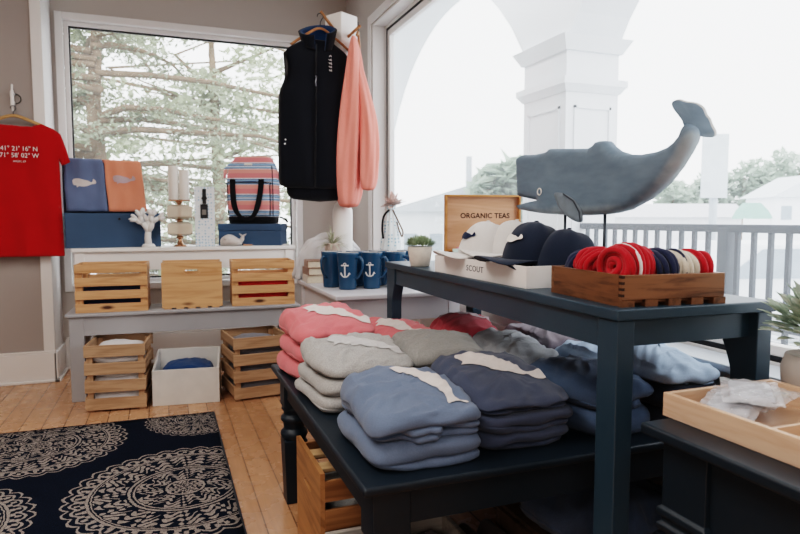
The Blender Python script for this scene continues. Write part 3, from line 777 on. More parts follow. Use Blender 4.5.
def decal(parent, pts, M, mat, name='print', lift=.003, down=Vector((0, 0, -1))):
    """lay a printed shape on the upper surface of a garment mesh"""
    bpy.context.view_layer.update()
    dg = bpy.context.evaluated_depsgraph_get(); ev = parent.evaluated_get(dg); me = ev.to_mesh()
    bv = BVHTree.FromPolygons([v.co.copy() for v in me.vertices], [tuple(p.vertices) for p in me.polygons]); ev.to_mesh_clear()
    bm = bmesh.new()
    vs = [bm.verts.new(M @ Vector((x, y, 0))) for x, y in pts]
    f = bm.faces.new(vs); bmesh.ops.triangulate(bm, faces=[f])
    for _ in range(5):
        ed = [e for e in bm.edges if e.calc_length() > .010]
        if not ed: break
        bmesh.ops.subdivide_edges(bm, edges=ed, cuts=1); bmesh.ops.triangulate(bm, faces=bm.faces[:])
    dead = []
    for v in bm.verts:
        hit = bv.ray_cast(v.co-down*1.0, down)
        if hit[0] is None: dead.append(v)
        else: v.co = hit[0]-down*lift
    if dead: bmesh.ops.delete(bm, geom=dead, context='VERTS')
    m2 = bpy.data.meshes.new(name); bm.to_mesh(m2); bm.free(); m2.materials.append(mat)
    m2.polygons.foreach_set('use_smooth', [True]*len(m2.polygons))
    o = bpy.data.objects.new(name, m2); COL.objects.link(o); o.parent = parent
    return o
PINK = fabric('salmon_fleece', '#d9767a', .07); PINKD = fabric('rose_fleece', '#b9525c', .08)
GREYH = fabric('heather_grey_fleece', '#a8a7a5', .16, hscale=260); GREYD = fabric('mid_grey_fleece', '#93928f', .16, hscale=260); GREYC = fabric('cool_grey_fleece', '#a9acb1', .14)
BLUE = fabric('dusty_blue_fleece', '#66758c', .07); BLUED = fabric('slate_navy_fleece', '#434b5e', .08); BLUEM = fabric('denim_blue_fleece', '#4d5f78', .08)
BLUEL = fabric('window_lit_blue_fleece', '#a3b6cc', .08); NAVYF = fabric('navy_fleece', '#262d3c', .1); MAUVE = fabric('mauve_grey_fleece', '#7c737a', .14)  # the pale blue has window light mixed into its colour
PRINTW = fabric('cream_print', '#d9d1cd', .04, .8); PRINTG = fabric('pale_grey_print', '#c3c2c2', .05, .8); PRINTP = fabric('dusky_print', '#c9b3b8', .05, .8)
SX = Matrix.Scale
def stack(spec, cx, cy, rz, w, d, mats, hs, seed, where, names, top_kw=None, z=LZ):
    """sweatshirts lying on each other; the topmost is last"""
    out = []
    rd = random.Random(seed)
    zz = z
    for i, h in enumerate(hs):
        kw = dict(dome=.0, wr=1.0, top=False, front=.03)
        top = i == len(hs)-1
        if top: kw = dict(dome=.014, wr=1.3, front=.075); kw.update(top_kw or {})
        j = 0 if top else 1
        o = garment('folded_sweatshirt', names[i], 'sweatshirt', (cx+rd.uniform(-.006,.006)*j, cy+rd.uniform(-.006,.006)*j, zz+.0005), rz+rd.uniform(-.05,.05)*j,
                    w*(1+rd.uniform(-.01,.02)+.015*(len(hs)-1-i)), d*(1+rd.uniform(-.01,.015)+.012*(len(hs)-1-i)), h, spec[i], mats[i], seed*10+i, group=where, **kw)
        out.append(o); zz += h
    return out
GRP = 'folded sweatshirts on the low dark table'
s = stack((2,3), .562, 1.445, R(-2), .285, .345, (BLUE, BLUE), (.062, .096), 11, GRP,
   ('dusty blue folded sweatshirt at the bottom of the front left stack', 'dusty blue folded sweatshirt with pale whale tail print, topping the front left stack'), dict(dome=.010, wr=1.2, slump=.040, front=.10, lay_in=.018))
decal(s[-1], outline([(-.01,.13),(.05,.13),(.095,.07),(.105,-.01),(.098,-.07),(.115,-.115),(.085,-.105),(.06,-.12),(.072,-.07),(.06,-.02),(.03,.05)], 3), Matrix.Translation((.0, -.015, 0)), PRINTW)
s = stack((2,2,3), .838, 1.475, R(2), .268, .36, (BLUED, BLUED, BLUED), (.045, .045, .086), 12, GRP,
   ('slate navy folded sweatshirt at the bottom of the front middle stack', 'slate navy folded sweatshirt second from the bottom of the front middle stack', 'slate navy folded sweatshirt with a whole cream whale print, topping the front middle stack'), dict(dome=.012, wr=1.1, slump=.058, front=.10, lay_in=.018))
decal(s[-1], WHALE, Matrix.Translation((.012, .015, 0)) @ Matrix.Rotation(R(-52), 4, 'Z') @ Matrix.Diagonal((.25, .25, 1, 1)), PRINTW)
s = stack((1,2), 1.098, 1.435, R(10), .205, .33, (BLUEM, BLUEM), (.070, .085), 13, GRP,
   ('denim blue rolled sweatshirt at the bottom, just behind the tall table leg', 'denim blue folded sweatshirt lying over a roll, beside the tall table leg'), dict(dome=.02, wr=1.3, slump=.02))
s = stack((2,2,2), .560, 1.895, R(3), .295, .33, (GREYH, GREYH, GREYH), (.048, .050, .075), 14, GRP,
   ('heather grey folded sweatshirt at the bottom of the left middle stack', 'heather grey folded sweatshirt second from the bottom of the left middle stack', 'heather grey folded sweatshirt with a faint pale print, topping the left middle stack'), dict(dome=.012, wr=1.4, front=.09, lay_in=.016, slump=.035))
decal(s[-1], WHALE, Matrix.Translation((.03, -.01, 0)) @ Matrix.Rotation(R(-40), 4, 'Z') @ Matrix.Diagonal((.25, .25, 1, 1)), PRINTG)
s = stack((2,3), .862, 1.93, R(-6), .268, .34, (GREYD, GREYD), (.06, .098), 15, GRP,
   ('mid grey folded sweatshirt at the bottom, behind the slate navy stack', 'mid grey folded sweatshirt on top, behind the slate navy stack'), dict(dome=.02, wr=1.3, slump=.012))
s = stack((2,3), 1.120, 1.865, R(-12), .225, .38, (BLUEM, GREYC), (.055, .09), 16, GRP,
   ('denim blue folded sweatshirt beneath the cool grey one', 'cool grey folded sweatshirt draped over a denim blue one, under the tall table'), dict(dome=.025, wr=1.3, slump=.02))
s = stack((2,2,2), .552, 2.255, R(4), .29, .33, (PINK, PINK, PINK), (.066, .066, .098), 17, GRP,
   ('salmon pink folded sweatshirt at the bottom of the rear left stack', 'salmon pink folded sweatshirt second from the bottom of the rear left stack', 'salmon pink folded sweatshirt with a pale whale print, topping the rear left stack'), dict(dome=.018, wr=1.2, slump=.045))
decal(s[-1], WHALE, Matrix.Translation((.03, -.03, 0)) @ Matrix.Rotation(R(-48), 4, 'Z') @ Matrix.Diagonal((.26, .26, 1, 1)), PRINTW)
s = stack((2,2), .855, 2.285, R(-5), .265, .30, (PINK, PINK), (.06, .088), 18, GRP,
   ('salmon pink folded sweatshirt at the bottom of the rear middle pair', 'salmon pink folded sweatshirt with a pale print, topping the rear middle pair'), dict(dome=.022, wr=1.4, slump=.03))
decal(s[-1], WHALE, Matrix.Translation((-.01, -.03, 0)) @ Matrix.Rotation(R(-60), 4, 'Z') @ Matrix.Diagonal((.22, .22, 1, 1)), PRINTW)
s = stack((2,2), 1.135, 2.27, R(-14), .245, .32, (PINKD, PINKD), (.06, .095), 19, GRP,
   ('rose red folded sweatshirt at the bottom, behind the tall table apron', 'rose red folded sweatshirt with a dusky print, topping the rear right pair'), dict(dome=.03, wr=1.3, slump=.02))
decal(s[-1], WHALE, Matrix.Translation((.01, .03, 0)) @ Matrix.Rotation(R(-30), 4, 'Z') @ Matrix.Diagonal((.22, .22, 1, 1)), PRINTP)
s = stack((2,3), 1.342, 2.02, R(-4), .165, .36, (MAUVE, MAUVE), (.06, .075), 20, GRP,
   ('mauve grey folded garment at the bottom, by the window wall', 'mauve grey folded garment with crumpled sleeves, by the window wall'), dict(dome=.02, wr=1.3))
s = stack((2,2), 1.335, 1.695, R(4), .165, .27, (BLUEM, BLUEL), (.065, .07), 21, GRP,
   ('denim blue folded sweatshirt beneath a washed blue one, by the window wall', 'washed blue folded sweatshirt with creased folds, by the window wall'), dict(dome=.02, wr=1.3))
s = stack((1,2,2), 1.325, 1.40, R(-3), .195, .31, (NAVYF, NAVYF, BLUEL), (.06, .065, .055), 22, GRP,
   ('navy folded sweatshirt at the bottom, right of the tall table leg', 'navy folded sweatshirt in the middle, right of the tall table leg', 'washed blue sweatshirt draped on top, right of the tall table leg'), dict(dome=.03, wr=1.3, slump=.02))

# clothing inside and under things
WHITEC = fabric('white_cotton', '#e3e1e2', .03); NAVYC = fabric('navy_cotton', '#222c44', .1); REDC = fabric('red_cotton', '#c33632', .06)
GREYK = fabric('charcoal_cotton', '#77777d', .2); BROWNC = fabric('brown_wool', '#5a4640', .12); LILAC = fabric('pale_lilac_knit', '#9b949a', .12)
def pile(name, n, labels, cat, x, y, z, rz, w, d, h, mat, seed, group, wr=.8):
    for i in range(n):
        garment(name, labels[i], cat, (x, y, z+i*(h+.001)), R(rz), w, d, h, 2, mat, seed+i, group, wr=wr, dome=.003 if i < n-1 else .012, front=.004)
pile('folded_shirt', 4, ['white folded shirt %s in the left rustic floor crate' % q for q in ('at the bottom of the pile', 'second from the bottom', 'second from the top', 'on top of the pile')],
     'shirt', -.262, 4.035, .026, -6, .272, .306, .082, WHITEC, 300, 'white shirts in the left floor crate')
pile('folded_shirt', 4, ['charcoal grey folded shirt %s in the right rustic floor crate' % q for q in ('at the bottom of the pile', 'second from the bottom', 'second from the top', 'on top of the pile')],
     'shirt', .520, 3.995, .026, 7, .285, .306, .08, GREYK, 320, 'grey shirts in the right floor crate')
pile('folded_shirt', 2, ['navy folded shirt at the bottom of the leftmost bench crate', 'navy folded shirt on top inside the leftmost bench crate'], 'shirt', -.30, 4.283, BZ+.013, -2, .345, .22, .075, NAVYC, 340, 'navy shirts in the left bench crate')
pile('folded_shirt', 2, ['red folded shirt at the bottom of the rightmost bench crate', 'red folded shirt on top inside the rightmost bench crate'], 'shirt', .612, 4.268, BZ+.013, -3, .345, .22, .075, REDC, 350, 'red shirts in the right bench crate')
garment('folded_shirt', 'white folded shirt inside the middle solid-end bench crate', 'shirt', (.165, 4.275, BZ+.012), R(-2), .31, .215, .17, 3, WHITEC, 361)
garment('folded_bag', 'royal blue folded bag lying inside the white floor box', 'bag', (.118, 4.03, .016), R(-6), .30, .258, .19, 3, fabric('royal_blue_canvas', '#27466f', .06), 366, dome=.03, wr=1.3)
# garments under the low table
garment('folded_sweatshirt', 'navy sweatshirt heaped on a floor crate under the low table, behind the tall table leg', 'sweatshirt', (1.185, 1.46, .212), R(14), .40, .34, .10, 2, fabric('heap_navy_fleece', '#4a586e', .1), 401, dome=.07, wr=2.2, slump=.05)
t = thing('low_crate', 'dark wooden crate on the floor holding the heaped navy sweatshirt', 'crate', (1.125, 1.50, 0), 0)
DKW = wood('low_crate_wood', '#5d4433', '#42301f', 'X', .7)  # dark brown wood of the low crate
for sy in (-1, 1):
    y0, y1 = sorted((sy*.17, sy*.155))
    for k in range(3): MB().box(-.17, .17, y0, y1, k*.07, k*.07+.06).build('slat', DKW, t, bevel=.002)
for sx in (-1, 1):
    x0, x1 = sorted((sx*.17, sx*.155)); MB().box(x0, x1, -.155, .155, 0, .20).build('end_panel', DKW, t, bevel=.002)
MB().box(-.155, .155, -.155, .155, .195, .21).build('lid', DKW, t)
garment('folded_blanket', 'grey-lilac folded cloth inside the weathered tray', 'blanket', (.60, 1.55, .013), 0, .33, .25, .15, 2, LILAC, 405, wr=1.3)
for i, (x, lab) in enumerate(((.845, 'brown rolled blanket standing beside the weathered tray, the left one'), (.925, 'brown rolled blanket beside the weathered tray, the right one'))):
    b = MB(); rr = []
    for k in range(13):
        y = -.17+.34*k/12; rr.append([(.036*math.cos(q)*(1+.05*math.sin(3*q+k*.3)), y, .085+(.078+.004*math.sin(k))*math.sin(q)) for q in [2*PI*j/24 for j in range(24)]])
    o = b.rings(rr).build('rolled_blanket', BROWNC, sub=1); o.location = (x, 1.53, 0); tag(o, lab, 'blanket', 'rolled blankets under the low table')
garment('folded_cloth', 'grey folded cloth inside the honey-coloured crate', 'cloth', (.56, 1.898, .014), 0, .265, .30, .22, 3, GREYH, 409, wr=1.2)
# ------------------------------------------------------------------ whale sculpture
def inflate(pts, T, D, res=.012, y0=0.0):
    """closed (y,z) outline -> rounded carved board; returns MB with thickness along x"""
    bm = bmesh.new()
    P = [Vector((a, b, 0)) for a, b in pts]
    # denser outline
    Q = []
    for i, p in enumerate(P):
        q = P[(i+1) % len(P)]; n = max(1, int((q-p).length/res))
        for k in range(n): Q.append(p.lerp(q, k/n))
    f = bm.faces.new([bm.verts.new(p) for p in Q]); bmesh.ops.triangulate(bm, faces=[f])
    for _ in range(6):
        ed = [e for e in bm.edges if e.calc_length() > res*1.6 and not e.is_boundary]
        if not ed: break
        bmesh.ops.subdivide_edges(bm, edges=ed, cuts=1); bmesh.ops.triangulate(bm, faces=bm.faces[:])
        bmesh.ops.beautify_fill(bm, faces=bm.faces[:], edges=[e for e in bm.edges if not e.is_boundary])
    bm.verts.ensure_lookup_table(); bm.verts.index_update()
    segs = [(Q[i], Q[(i+1) % len(Q)]) for i in range(len(Q))]
    b = MB(); n = len(bm.verts); th = []
    for v in bm.verts:
        if v.is_boundary: d = 0
        else: d = min((v.co-q).length for q, _ in segs)
        u = min(1, d/D); th.append(T*(.35+.65*math.sqrt(max(0, 1-(1-u)**2))) )
    vs = [(y0-th[v.index], v.co.x, v.co.y) for v in bm.verts]+[(y0+th[v.index], v.co.x, v.co.y) for v in bm.verts]
    fs = [[v.index for v in f.verts] for f in bm.faces]
    fs2 = [[n+i for i in reversed(f)] for f in fs]
    bd = [[e.verts[0].index, e.verts[1].index] for e in bm.edges if e.is_boundary]
    b.add(vs, fs+fs2+[[a, c, n+c, n+a] for a, c in bd]); bm.free()
    return b
wx, wy, wz = 1.2, 1.55, .914
WO = [(1.972,1.312),(1.966,1.247),(1.957,1.181),(1.90,1.172),(1.835,1.163),(1.905,1.158),(1.981,1.148),(1.965,1.136),(1.888,1.126),(1.80,1.118),(1.711,1.114),(1.60,1.111),(1.512,1.113),(1.46,1.117),(1.406,1.126),(1.33,1.153),(1.271,1.189),(1.226,1.230),(1.203,1.262),(1.190,1.284),(1.186,1.300),(1.192,1.318),(1.204,1.330),(1.214,1.322),(1.222,1.306),(1.238,1.292),(1.265,1.279),(1.299,1.272),(1.354,1.270),(1.41,1.276),(1.454,1.290),(1.48,1.306),(1.503,1.323),(1.529,1.325),(1.55,1.317),(1.566,1.308),(1.64,1.315),(1.718,1.323),(1.77,1.328),(1.80,1.320),(1.86,1.318),(1.933,1.324),(1.96,1.322)]
g = G('carved_whale_paint')
q = g.xyz()
tail = g.math('MAXIMUM', 0.0, g.math('SUBTRACT', -.13, q[1]))
low = g.math('ADD', .196, g.math('MULTIPLY', g.math('MULTIPLY', tail, tail), 3.3))
hgt = g.math('ADD', g.math('SUBTRACT', q[2], low), g.math('MULTIPLY', g.math('SUBTRACT', g.noise(14, 4, .6), .5), .04))
gray = g.ramp(g.noise(12, 4, .5, g.map(sc=(1, 1, 3))), [(.25, c4('#5f7282')), (.75, c4('#718594'))])
g.put(g.b.inputs['Base Color'], g.mix(g.ramp(hgt, [(.0, (1,1,1,1)), (.034, (0,0,0,1))]), gray, c4('#a9b6bd')))
g.b.inputs['Roughness'].default_value = .6; g.bump(g.noise(30, 3), .05, .003)
WHP = g.m
FINP = paint('whale_fin_paint', '#75828c', .6, .12, 30); FLP = paint('whale_fluke_edge', '#c9cbca', .7, .1, 30)
t = thing('whale_sculpture', 'large carved grey sperm whale on two rods above the tall table', 'sculpture', (wx, wy-.018, wz))
inflate([(a-wy, c-wz) for a, c in WO], .032, .035).build('body', WHP, t, smooth=True)
FLP3 = [tuple(q) for q in catmull([(-0.0174,-0.342,0.412),(-0.0216,-0.341,0.423),(-0.0312,-0.338,0.436),(-0.0432,-0.336,0.449),(-0.0481,-0.334,0.461),(-0.0447,-0.334,0.469),(-0.0312,-0.337,0.472),(-0.014,-0.34,0.468),(0.0062,-0.345,0.466),(0.02,-0.348,0.462),(0.0338,-0.351,0.452),(0.0403,-0.353,0.437),(0.0489,-0.355,0.428),(0.0556,-0.357,0.412),(0.0642,-0.36,0.396),(0.0608,-0.36,0.385),(0.0468,-0.357,0.384),(0.0268,-0.353,0.385),(0.013,-0.35,0.383),(0.002,-0.352,0.371),(-0.004,-0.346,0.385)], 3, True)]
b = MB(); n = len(FLP3); ex = Vector((.011, .003, .004))
A = [Vector(p) for p in FLP3]; c0 = sum(A, Vector())/n
V = [c0-ex*.15]+A+[p+ex for p in A]+[c0+ex]
F = [(0, 1+i, 1+(i+1) % n) for i in range(n)]+[(1+i, 1+n+i, 1+n+(i+1) % n, 1+(i+1) % n) for i in range(n)]+[(1+2*n, 1+n+(i+1) % n, 1+n+i) for i in range(n)]
b.add(V, F); b.mi = [0]*n+[1]*n+[1]*n
b.build('fluke', (WHP, FLP), t, bevel=.003)
FIN = [(0.163,0.269),(0.109,0.264),(0.057,0.241),(0.027,0.207),(0.021,0.18),(0.045,0.177),(0.091,0.192),(0.134,0.218),(0.157,0.247)]
inflate(outline(FIN, 3), .005, .012, .008, -.031).build('pectoral_fin', FINP, t, smooth=True)
b = MB(); b.tube([(-.039, y, z) for y, z in FIN[1:5]], .0022, 6); b.build('fin_crack', paint('crack_dark', '#39414a', .8), t)
b = MB(); b.tube([(-.034, .248+.011*math.cos(a), .276+.011*math.sin(a)) for a in [2*PI*i/20 for i in range(20)]], .0022, 6, closed=True); b.build('eye', WHITEINK, t)
for yy in (.150, -.042):
    MB().tube([(0, yy, .006), (0, yy, .206)], .0045, 10).build('rod', METAL, t, smooth=True)
MB().box(-.05, .05, -.10, .21, 0, .012).build('base', WALNUT, t, bevel=.002)

# ------------------------------------------------------------------ tray of yarn
def hank_mesh(n, a, bb, seed, r=.0070):
    rd = random.Random(seed); b = MB(); L = n*r*1.75
    for layer in range(4):
        for i in range(max(2, n-layer) if layer < 2 else n):
            x = -L/2+(i+.5+(layer % 2)*.5)*L/n; x = max(-L/2, min(L/2, x)); k = 1-.25*abs(2*x/L)**2-layer*.21
            ph = rd.uniform(0, 6); pts = []; ti = rd.uniform(-.18, .18)
            for j in range(22):
                q = 2*PI*j/22
                pts.append((x+.004*math.sin(q*2+ph)+a*ti*math.cos(q+ph), a*k*math.cos(q)*(1+.05*math.sin(q*3+ph)), bb*k*math.sin(q)*(1+.05*math.cos(q*2+ph))))
            b.tube(pts, r, 6, closed=True)
    return b
YR = fabric('red_cord', '#b3202c', .1); YN = fabric('navy_cord', '#28304a', .12); YC = fabric('cream_cord', '#cfc8bb', .06)
t = thing('wooden_tray', 'dark-stained dovetailed wooden tray of cord bundles on the near end of the tall table', 'tray', (1.0385, 1.187, UZ), R(-5))
w, d, h = .262, .295, .068
for sy in (-1, 1):
    y0, y1 = sorted((sy*d/2, sy*(d/2-.011))); MB().box(-w/2, w/2, y0, y1, .015, h).build('side_panel', WALNUT, t, bevel=.0015)
for sx in (-1, 1):
    x0, x1 = sorted((sx*w/2, sx*(w/2-.011))); MB().box(x0, x1, -d/2+.011, d/2-.011, .0, h).build('end_panel', WALNUTY, t, bevel=.0015)
MB().box(-w/2+.011, w/2-.011, -d/2+.011, d/2-.011, .008, .015).build('bottom', WALNUT, t)
for k in range(5):
    x = -w/2+.0165+k*.0585
    MB().box(x-.016, x+.016, -d/2+.001, d/2-.001, 0, .0149 if 0 < k < 4 else .0149).build('foot', WALNUTY, t)
dv = paint('dovetail_dark', '#2b170c', .6)
for k in range(4):
    z = .022+k*.013
    MB().box(-w/2-.0004, -w/2+.006, -d/2-.0004, -d/2+.012, z, z+.006).build('dovetail', dv, t)
HANKS = [ # x, y, z, rz, n, a, b, mat, label
 (.948, 1.225, .972, 80, 6, .045, .040, YR, 'red cord bundle at the left side of the dark tray, showing its coiled end'),
 (.955, 1.112, .976, 12, 8, .050, .046, YR, 'large red cord bundle with a white tie at the near corner of the dark tray'),
 (1.030, 1.105, .972, 0, 5, .045, .040, YN, 'navy cord bundle between the large red one and the cream one'),
 (1.083, 1.105, .970, -4, 4, .045, .040, YC, 'cream cord bundle with a navy tie in the dark tray'),
 (1.130, 1.110, .970, 0, 4, .044, .039, YR, 'red cord bundle at the right end of the dark tray beside the cream one'),
 (.952, 1.305, .976, 60, 6, .030, .034, YN, 'navy cord bundle at the far left corner of the dark tray'),
 (1.035, 1.215, .978, 70, 6, .036, .038, YR, 'red cord bundle in the middle of the dark tray behind the navy one'),
 (1.108, 1.215, .976, 85, 6, .036, .037, YR, 'red cord bundle in the second row of the dark tray behind the cream one'),
 (1.040, 1.297, .972, 60, 6, .030, .032, YN, 'navy cord bundle in the back row of the dark tray'),
 (1.112, 1.297, .970, 60, 6, .030, .032, YC, 'cream cord bundle in the far right corner of the dark tray')]
for i, (x, y, z, rz, n, a, bb, m, lab) in enumerate(HANKS):
    o = hank_mesh(n, a, bb, 60+i).build('cord_bundle', m, None, smooth=True); o.location = (1.0385+(x-1.029)*.96+(y-1.196)*.087, 1.187+(y-1.196)*.96-(x-1.029)*.087, UZ+.018+bb*1.06+.014); o.rotation_euler = (0, 0, R(rz-5))
    tag(o, lab, 'cord bundle', 'cord bundles in the dark wooden tray')
    L = n*.0070*1.75
    tb = MB(); tb.tube([(-L*.18, a*1.08*math.cos(q), bb*1.08*math.sin(q)) for q in [2*PI*j/22 for j in range(22)]], .0035, 6, closed=True)
    if False: tb.add([(-L/2-.006+.012*math.cos(2*PI*j/8), -a*.75, -bb*.75+.009*math.sin(2*PI*j/8)) for j in range(8)]+[(-L/2-.006, -a-.018, -bb*.75)], [(j, (j+1) % 8, 8) for j in range(8)]+[tuple(range(8))])
    if i == 3: tb.build('tie', YN, o, smooth=True)
    elif i in (1, 6, 9): tb.build('tie', WHITEC, o, smooth=True)

# ------------------------------------------------------------------ caps in their box
t = thing('display_tray_box', 'shallow white open box lettered SCOUT holding caps on the tall table', 'box', (1.002, 1.728, UZ))
w, d, h = .205, .600, .060
WCARD = paint('white_card', '#e7e4e1', .6, .02)
for sy in (-1, 1):
    y0, y1 = sorted((sy*d/2, sy*(d/2-.004))); MB().box(-w/2+.004, w/2-.004, y0, y1, 0, h).build('side_panel', WCARD, t, bevel=.001)
for sx in (-1, 1):
    x0, x1 = sorted((sx*w/2, sx*(w/2-.004))); sp = MB().box(x0, x1, -d/2, d/2, 0, h).build('side_panel', WCARD, t, bevel=.001)
    if sx < 0:
        # lettering reads from the front (local -x face)
        M = Matrix.Translation((x0-.0006, -.005, .031)) @ Matrix(((0,0,-1,0),(-1,0,0,0),(0,1,0,0),(0,0,0,1)))
        text_mesh('lettering', 'SCOUT', .026, paint('grey_ink', '#4a4a50', .7), sp, M, .0003, 0, sx=1.25, spacing=1.1)
MB().box(-w/2+.004, w/2-.004, -d/2+.004, d/2-.004, 0, .004).build('bottom', WCARD, t)
garment('tissue_paper', 'white tissue paper filling the shallow cap box', 'tissue', (1.002, 1.728, UZ+.0045), 0, .185, .58, .038, 1, fabric('white_tissue', '#e8e6e6', .02), 501, wr=1.0, front=0)
def cap(label, loc, rz, mat, brimmat, inkmat, under, logo, group, s=1.0):
    t = thing('baseball_cap', label, 'cap', loc, rz, group)
    b = MB(); rings = []
    NC = 36
    for j in range(9):
        v = j/8*PI/2; r = math.cos(v)**.72; z = .118*math.sin(v)**1.0
        rings.append([(.092*r*math.cos(q)*(1.0 if math.cos(q) < 0 else .98)-.012*math.sin(v)+.006*noise.noise(Vector((q*.9, v*2, loc[1]*9))), .080*r*math.sin(q)*(1+.05*noise.noise(Vector((math.cos(q)*2, math.sin(q)*2+v, loc[1]*7)))), z-.010*max(0, -math.cos(q))*math.sin(v)+.003*math.cos(6*q)*math.sin(2*v)*(-1)) for q in [2*PI*k/NC for k in range(NC)]])
    b.rings(rings, False, True); cr = b.build('crown', mat, t, sub=1, solid=.002)
    b = MB(); b.lathe([(0,.004),(.006,.003),(.007,0)], 12, Matrix.Translation((-.012, 0, .1175))); b.build('button', mat, t, smooth=True)
    P = []
    for i in range(13):
        a = R(-78+156*i/12); row = []
        for j in range(7):
            u = j/6
            x = .090*math.cos(a)*(1-u)+u*(.092+.080*math.cos(a)**.8*1.0) if True else 0
            bx, by = .091*math.cos(a), .080*math.sin(a)
            ex_, ey = .060+.118*max(0, math.cos(a))**.55, .083*math.sin(a)
            x = bx+(ex_-bx)*u; y = by+(ey-by)*u
            row.append((x, y, .010+.020*u*0+.016*(1-(y/.083)**2)*u-.010*(y/.083)**2*u-.004*u*u))
        P.append(row)
    br = MB().grid(P).build('brim', (brimmat, under), t, sub=1, solid=.004)
    sd = br.modifiers['t']; sd.material_offset = 0
    # small whale stitched on the front of the crown
    pts = [(p[0]*.072, p[1]*.072) for p in WHALE]
    V = []
    for (u, v) in pts:
        el = .62+v/.118; az = u/.085+logo
        r = math.cos(el)**.72
        V.append((.0945*r*math.cos(az)-.012*math.sin(el)+.002, .0825*r*math.sin(az), .119*math.sin(el)+.002))
    if inkmat: MB().add(V, [tuple(range(len(V)))]).build('emblem', inkmat, t, solid=.001)
    return t
CW = fabric('white_twill', '#dcdad8', .03); CN = fabric('navy_twill', '#222c3d', .08); CNU = fabric('navy_twill_underside', '#171d2a', .08)
INKN = fabric('navy_thread', '#1d2a44', .05)
GC = 'caps in the white box'
zc = UZ+.060
cap('white baseball cap with a small navy whale on the crown, front of the white pair', (1.005, 1.855, zc), R(172), CW, CW, INKN, CW, .35, GC)
cap('plain-looking white baseball cap behind the front white cap with the whale', (1.075, 1.79, zc+.004), R(160), CW, CW, None, CW, .3, GC)
cap('navy baseball cap with a white whale and curved brim, front of the navy pair', (1.005, 1.565, zc), R(176), CN, CN, WHITEINK, CNU, .25, GC)
cap('navy baseball cap behind the front navy cap, next to the cord tray', (1.062, 1.488, zc-.020), R(160), CN, CN, None, CNU, .3, GC)

# ------------------------------------------------------------------ tea box, succulent
t = thing('tea_box', 'open wooden tea box with its lid raised, lettered ORGANIC TEAS', 'box', (1.165, 2.120, UZ), R(-9))
w, d, h = .31, .16, .06
for sy in (-1, 1):
    y0, y1 = sorted((sy*d/2, sy*(d/2-.008))); MB().box(-w/2, w/2, y0, y1, 0, h).build('side_panel', TEAWOOD, t, bevel=.001)
for sx in (-1, 1):
    x0, x1 = sorted((sx*w/2, sx*(w/2-.008))); MB().box(x0, x1, -d/2+.008, d/2-.008, 0, h).build('side_panel', TEAWOOD, t, bevel=.001)
MB().box(-w/2+.008, w/2-.008, -d/2+.008, d/2-.008, 0, .006).build('bottom', TEAWOOD, t)
lid = MB().box(-w/2+.008, w/2-.008, d/2-.004, d/2, h+.008, h+.185+.03).build('lid', TEAWOOD, t)
b = MB(); frame_rect(b, -w/2, w/2, h+.001, h+.22, .008, d/2-.022, d/2); b.build('lid_rim', wood('tea_rim', '#b9824d', '#a56e3c', 'X', .5, 1, False), lid, bevel=.001)
INKD = paint('dark_ink', '#33241a', .8)
M = Matrix.Translation((.012, d/2-.0045, h+.138)) @ Matrix.Rotation(R(90), 4, 'X')
text_mesh('lettering', 'ORGANIC TEAS', .0285, INKD, lid, M, .0003, .0005, sx=1.0, spacing=1.02)
# serifs on the upright strokes are drawn as fine bars under and over the line of letters
PK = [paint('tea_packet_mint', '#b9cdc6', .6, .05), paint('tea_packet_pink', '#c9838c', .6, .05), paint('tea_packet_cream', '#d8d5c6', .6, .05)]
for i, (x, y, rx, rz, m, lab) in enumerate(((-.115, -.055, 62, 14, 0, 'mint tea packet with a dark round mark leaning at the left of the tea box'), (-.052, -.045, 66, -8, 0, 'mint tea packet with a dark round mark, second from the left in the tea box'), (-.09, .0, 70, 3, 1, 'pink tea packet behind the mint ones in the tea box'), (.05, -.03, 70, 4, 2, 'cream tea packet at the right of the tea box'))):
    p = thing('tea_packet', lab, 'tea packet', (0,0,0))
    p.matrix_world = Matrix.Translation((1.165, 2.120, UZ)) @ Matrix.Rotation(R(-9), 4, 'Z') @ Matrix.Translation((x, y, .008)) @ Matrix.Rotation(R(rz), 4, 'Z') @ Matrix.Rotation(R(rx), 4, 'X')
    p['group'] = 'packets in the tea box'
    MB().box(-.03, .03, 0, .075, -.003, .003).build('sleeve', PK[m], p, bevel=.001)
    if m == 0: MB().lathe([(0,.0032),(.011,.0032),(.011,.0036),(0,.0036)], 16, Matrix.Translation((0, .052, 0))).build('round_mark', INKD, p)
def leaf(b, base, dirv, L, w, up=0.35, droop=.0, n=5, curl=.15):
    d = Vector(dirv).normalized(); s = d.cross(Vector((0,0,1)))
    s = s.normalized() if s.length > 1e-3 else Vector((1,0,0)); nrm = s.cross(d).normalized()
    rows = []
    for i in range(n+1):
        u = i/n; c = Vector(base)+d*L*u-Vector((0,0,1))*droop*L*u*u
        ww = w*math.sin(PI*min(.98, .06+.94*u))**.7*(1-.35*u)
        rows.append([c-s*ww+nrm*ww*curl, c, c+s*ww+nrm*ww*curl])
    b.grid(rows)
t = thing('succulent_pot', 'small round-headed green plant in a whitish tapered pot on the tall table', 'potted plant', (.945, 2.275, UZ))
CONC = paint('rough_concrete', '#cbc5bc', .95, .10, 30, .3, 120)
MB().lathe([(0,0),(.036,0),(.038,.003),(.050,.076),(.048,.078),(.044,.076),(.042,.066),(0,.066)], 32).build('pot', CONC, t, smooth=True)
b = MB(); rd = random.Random(4)
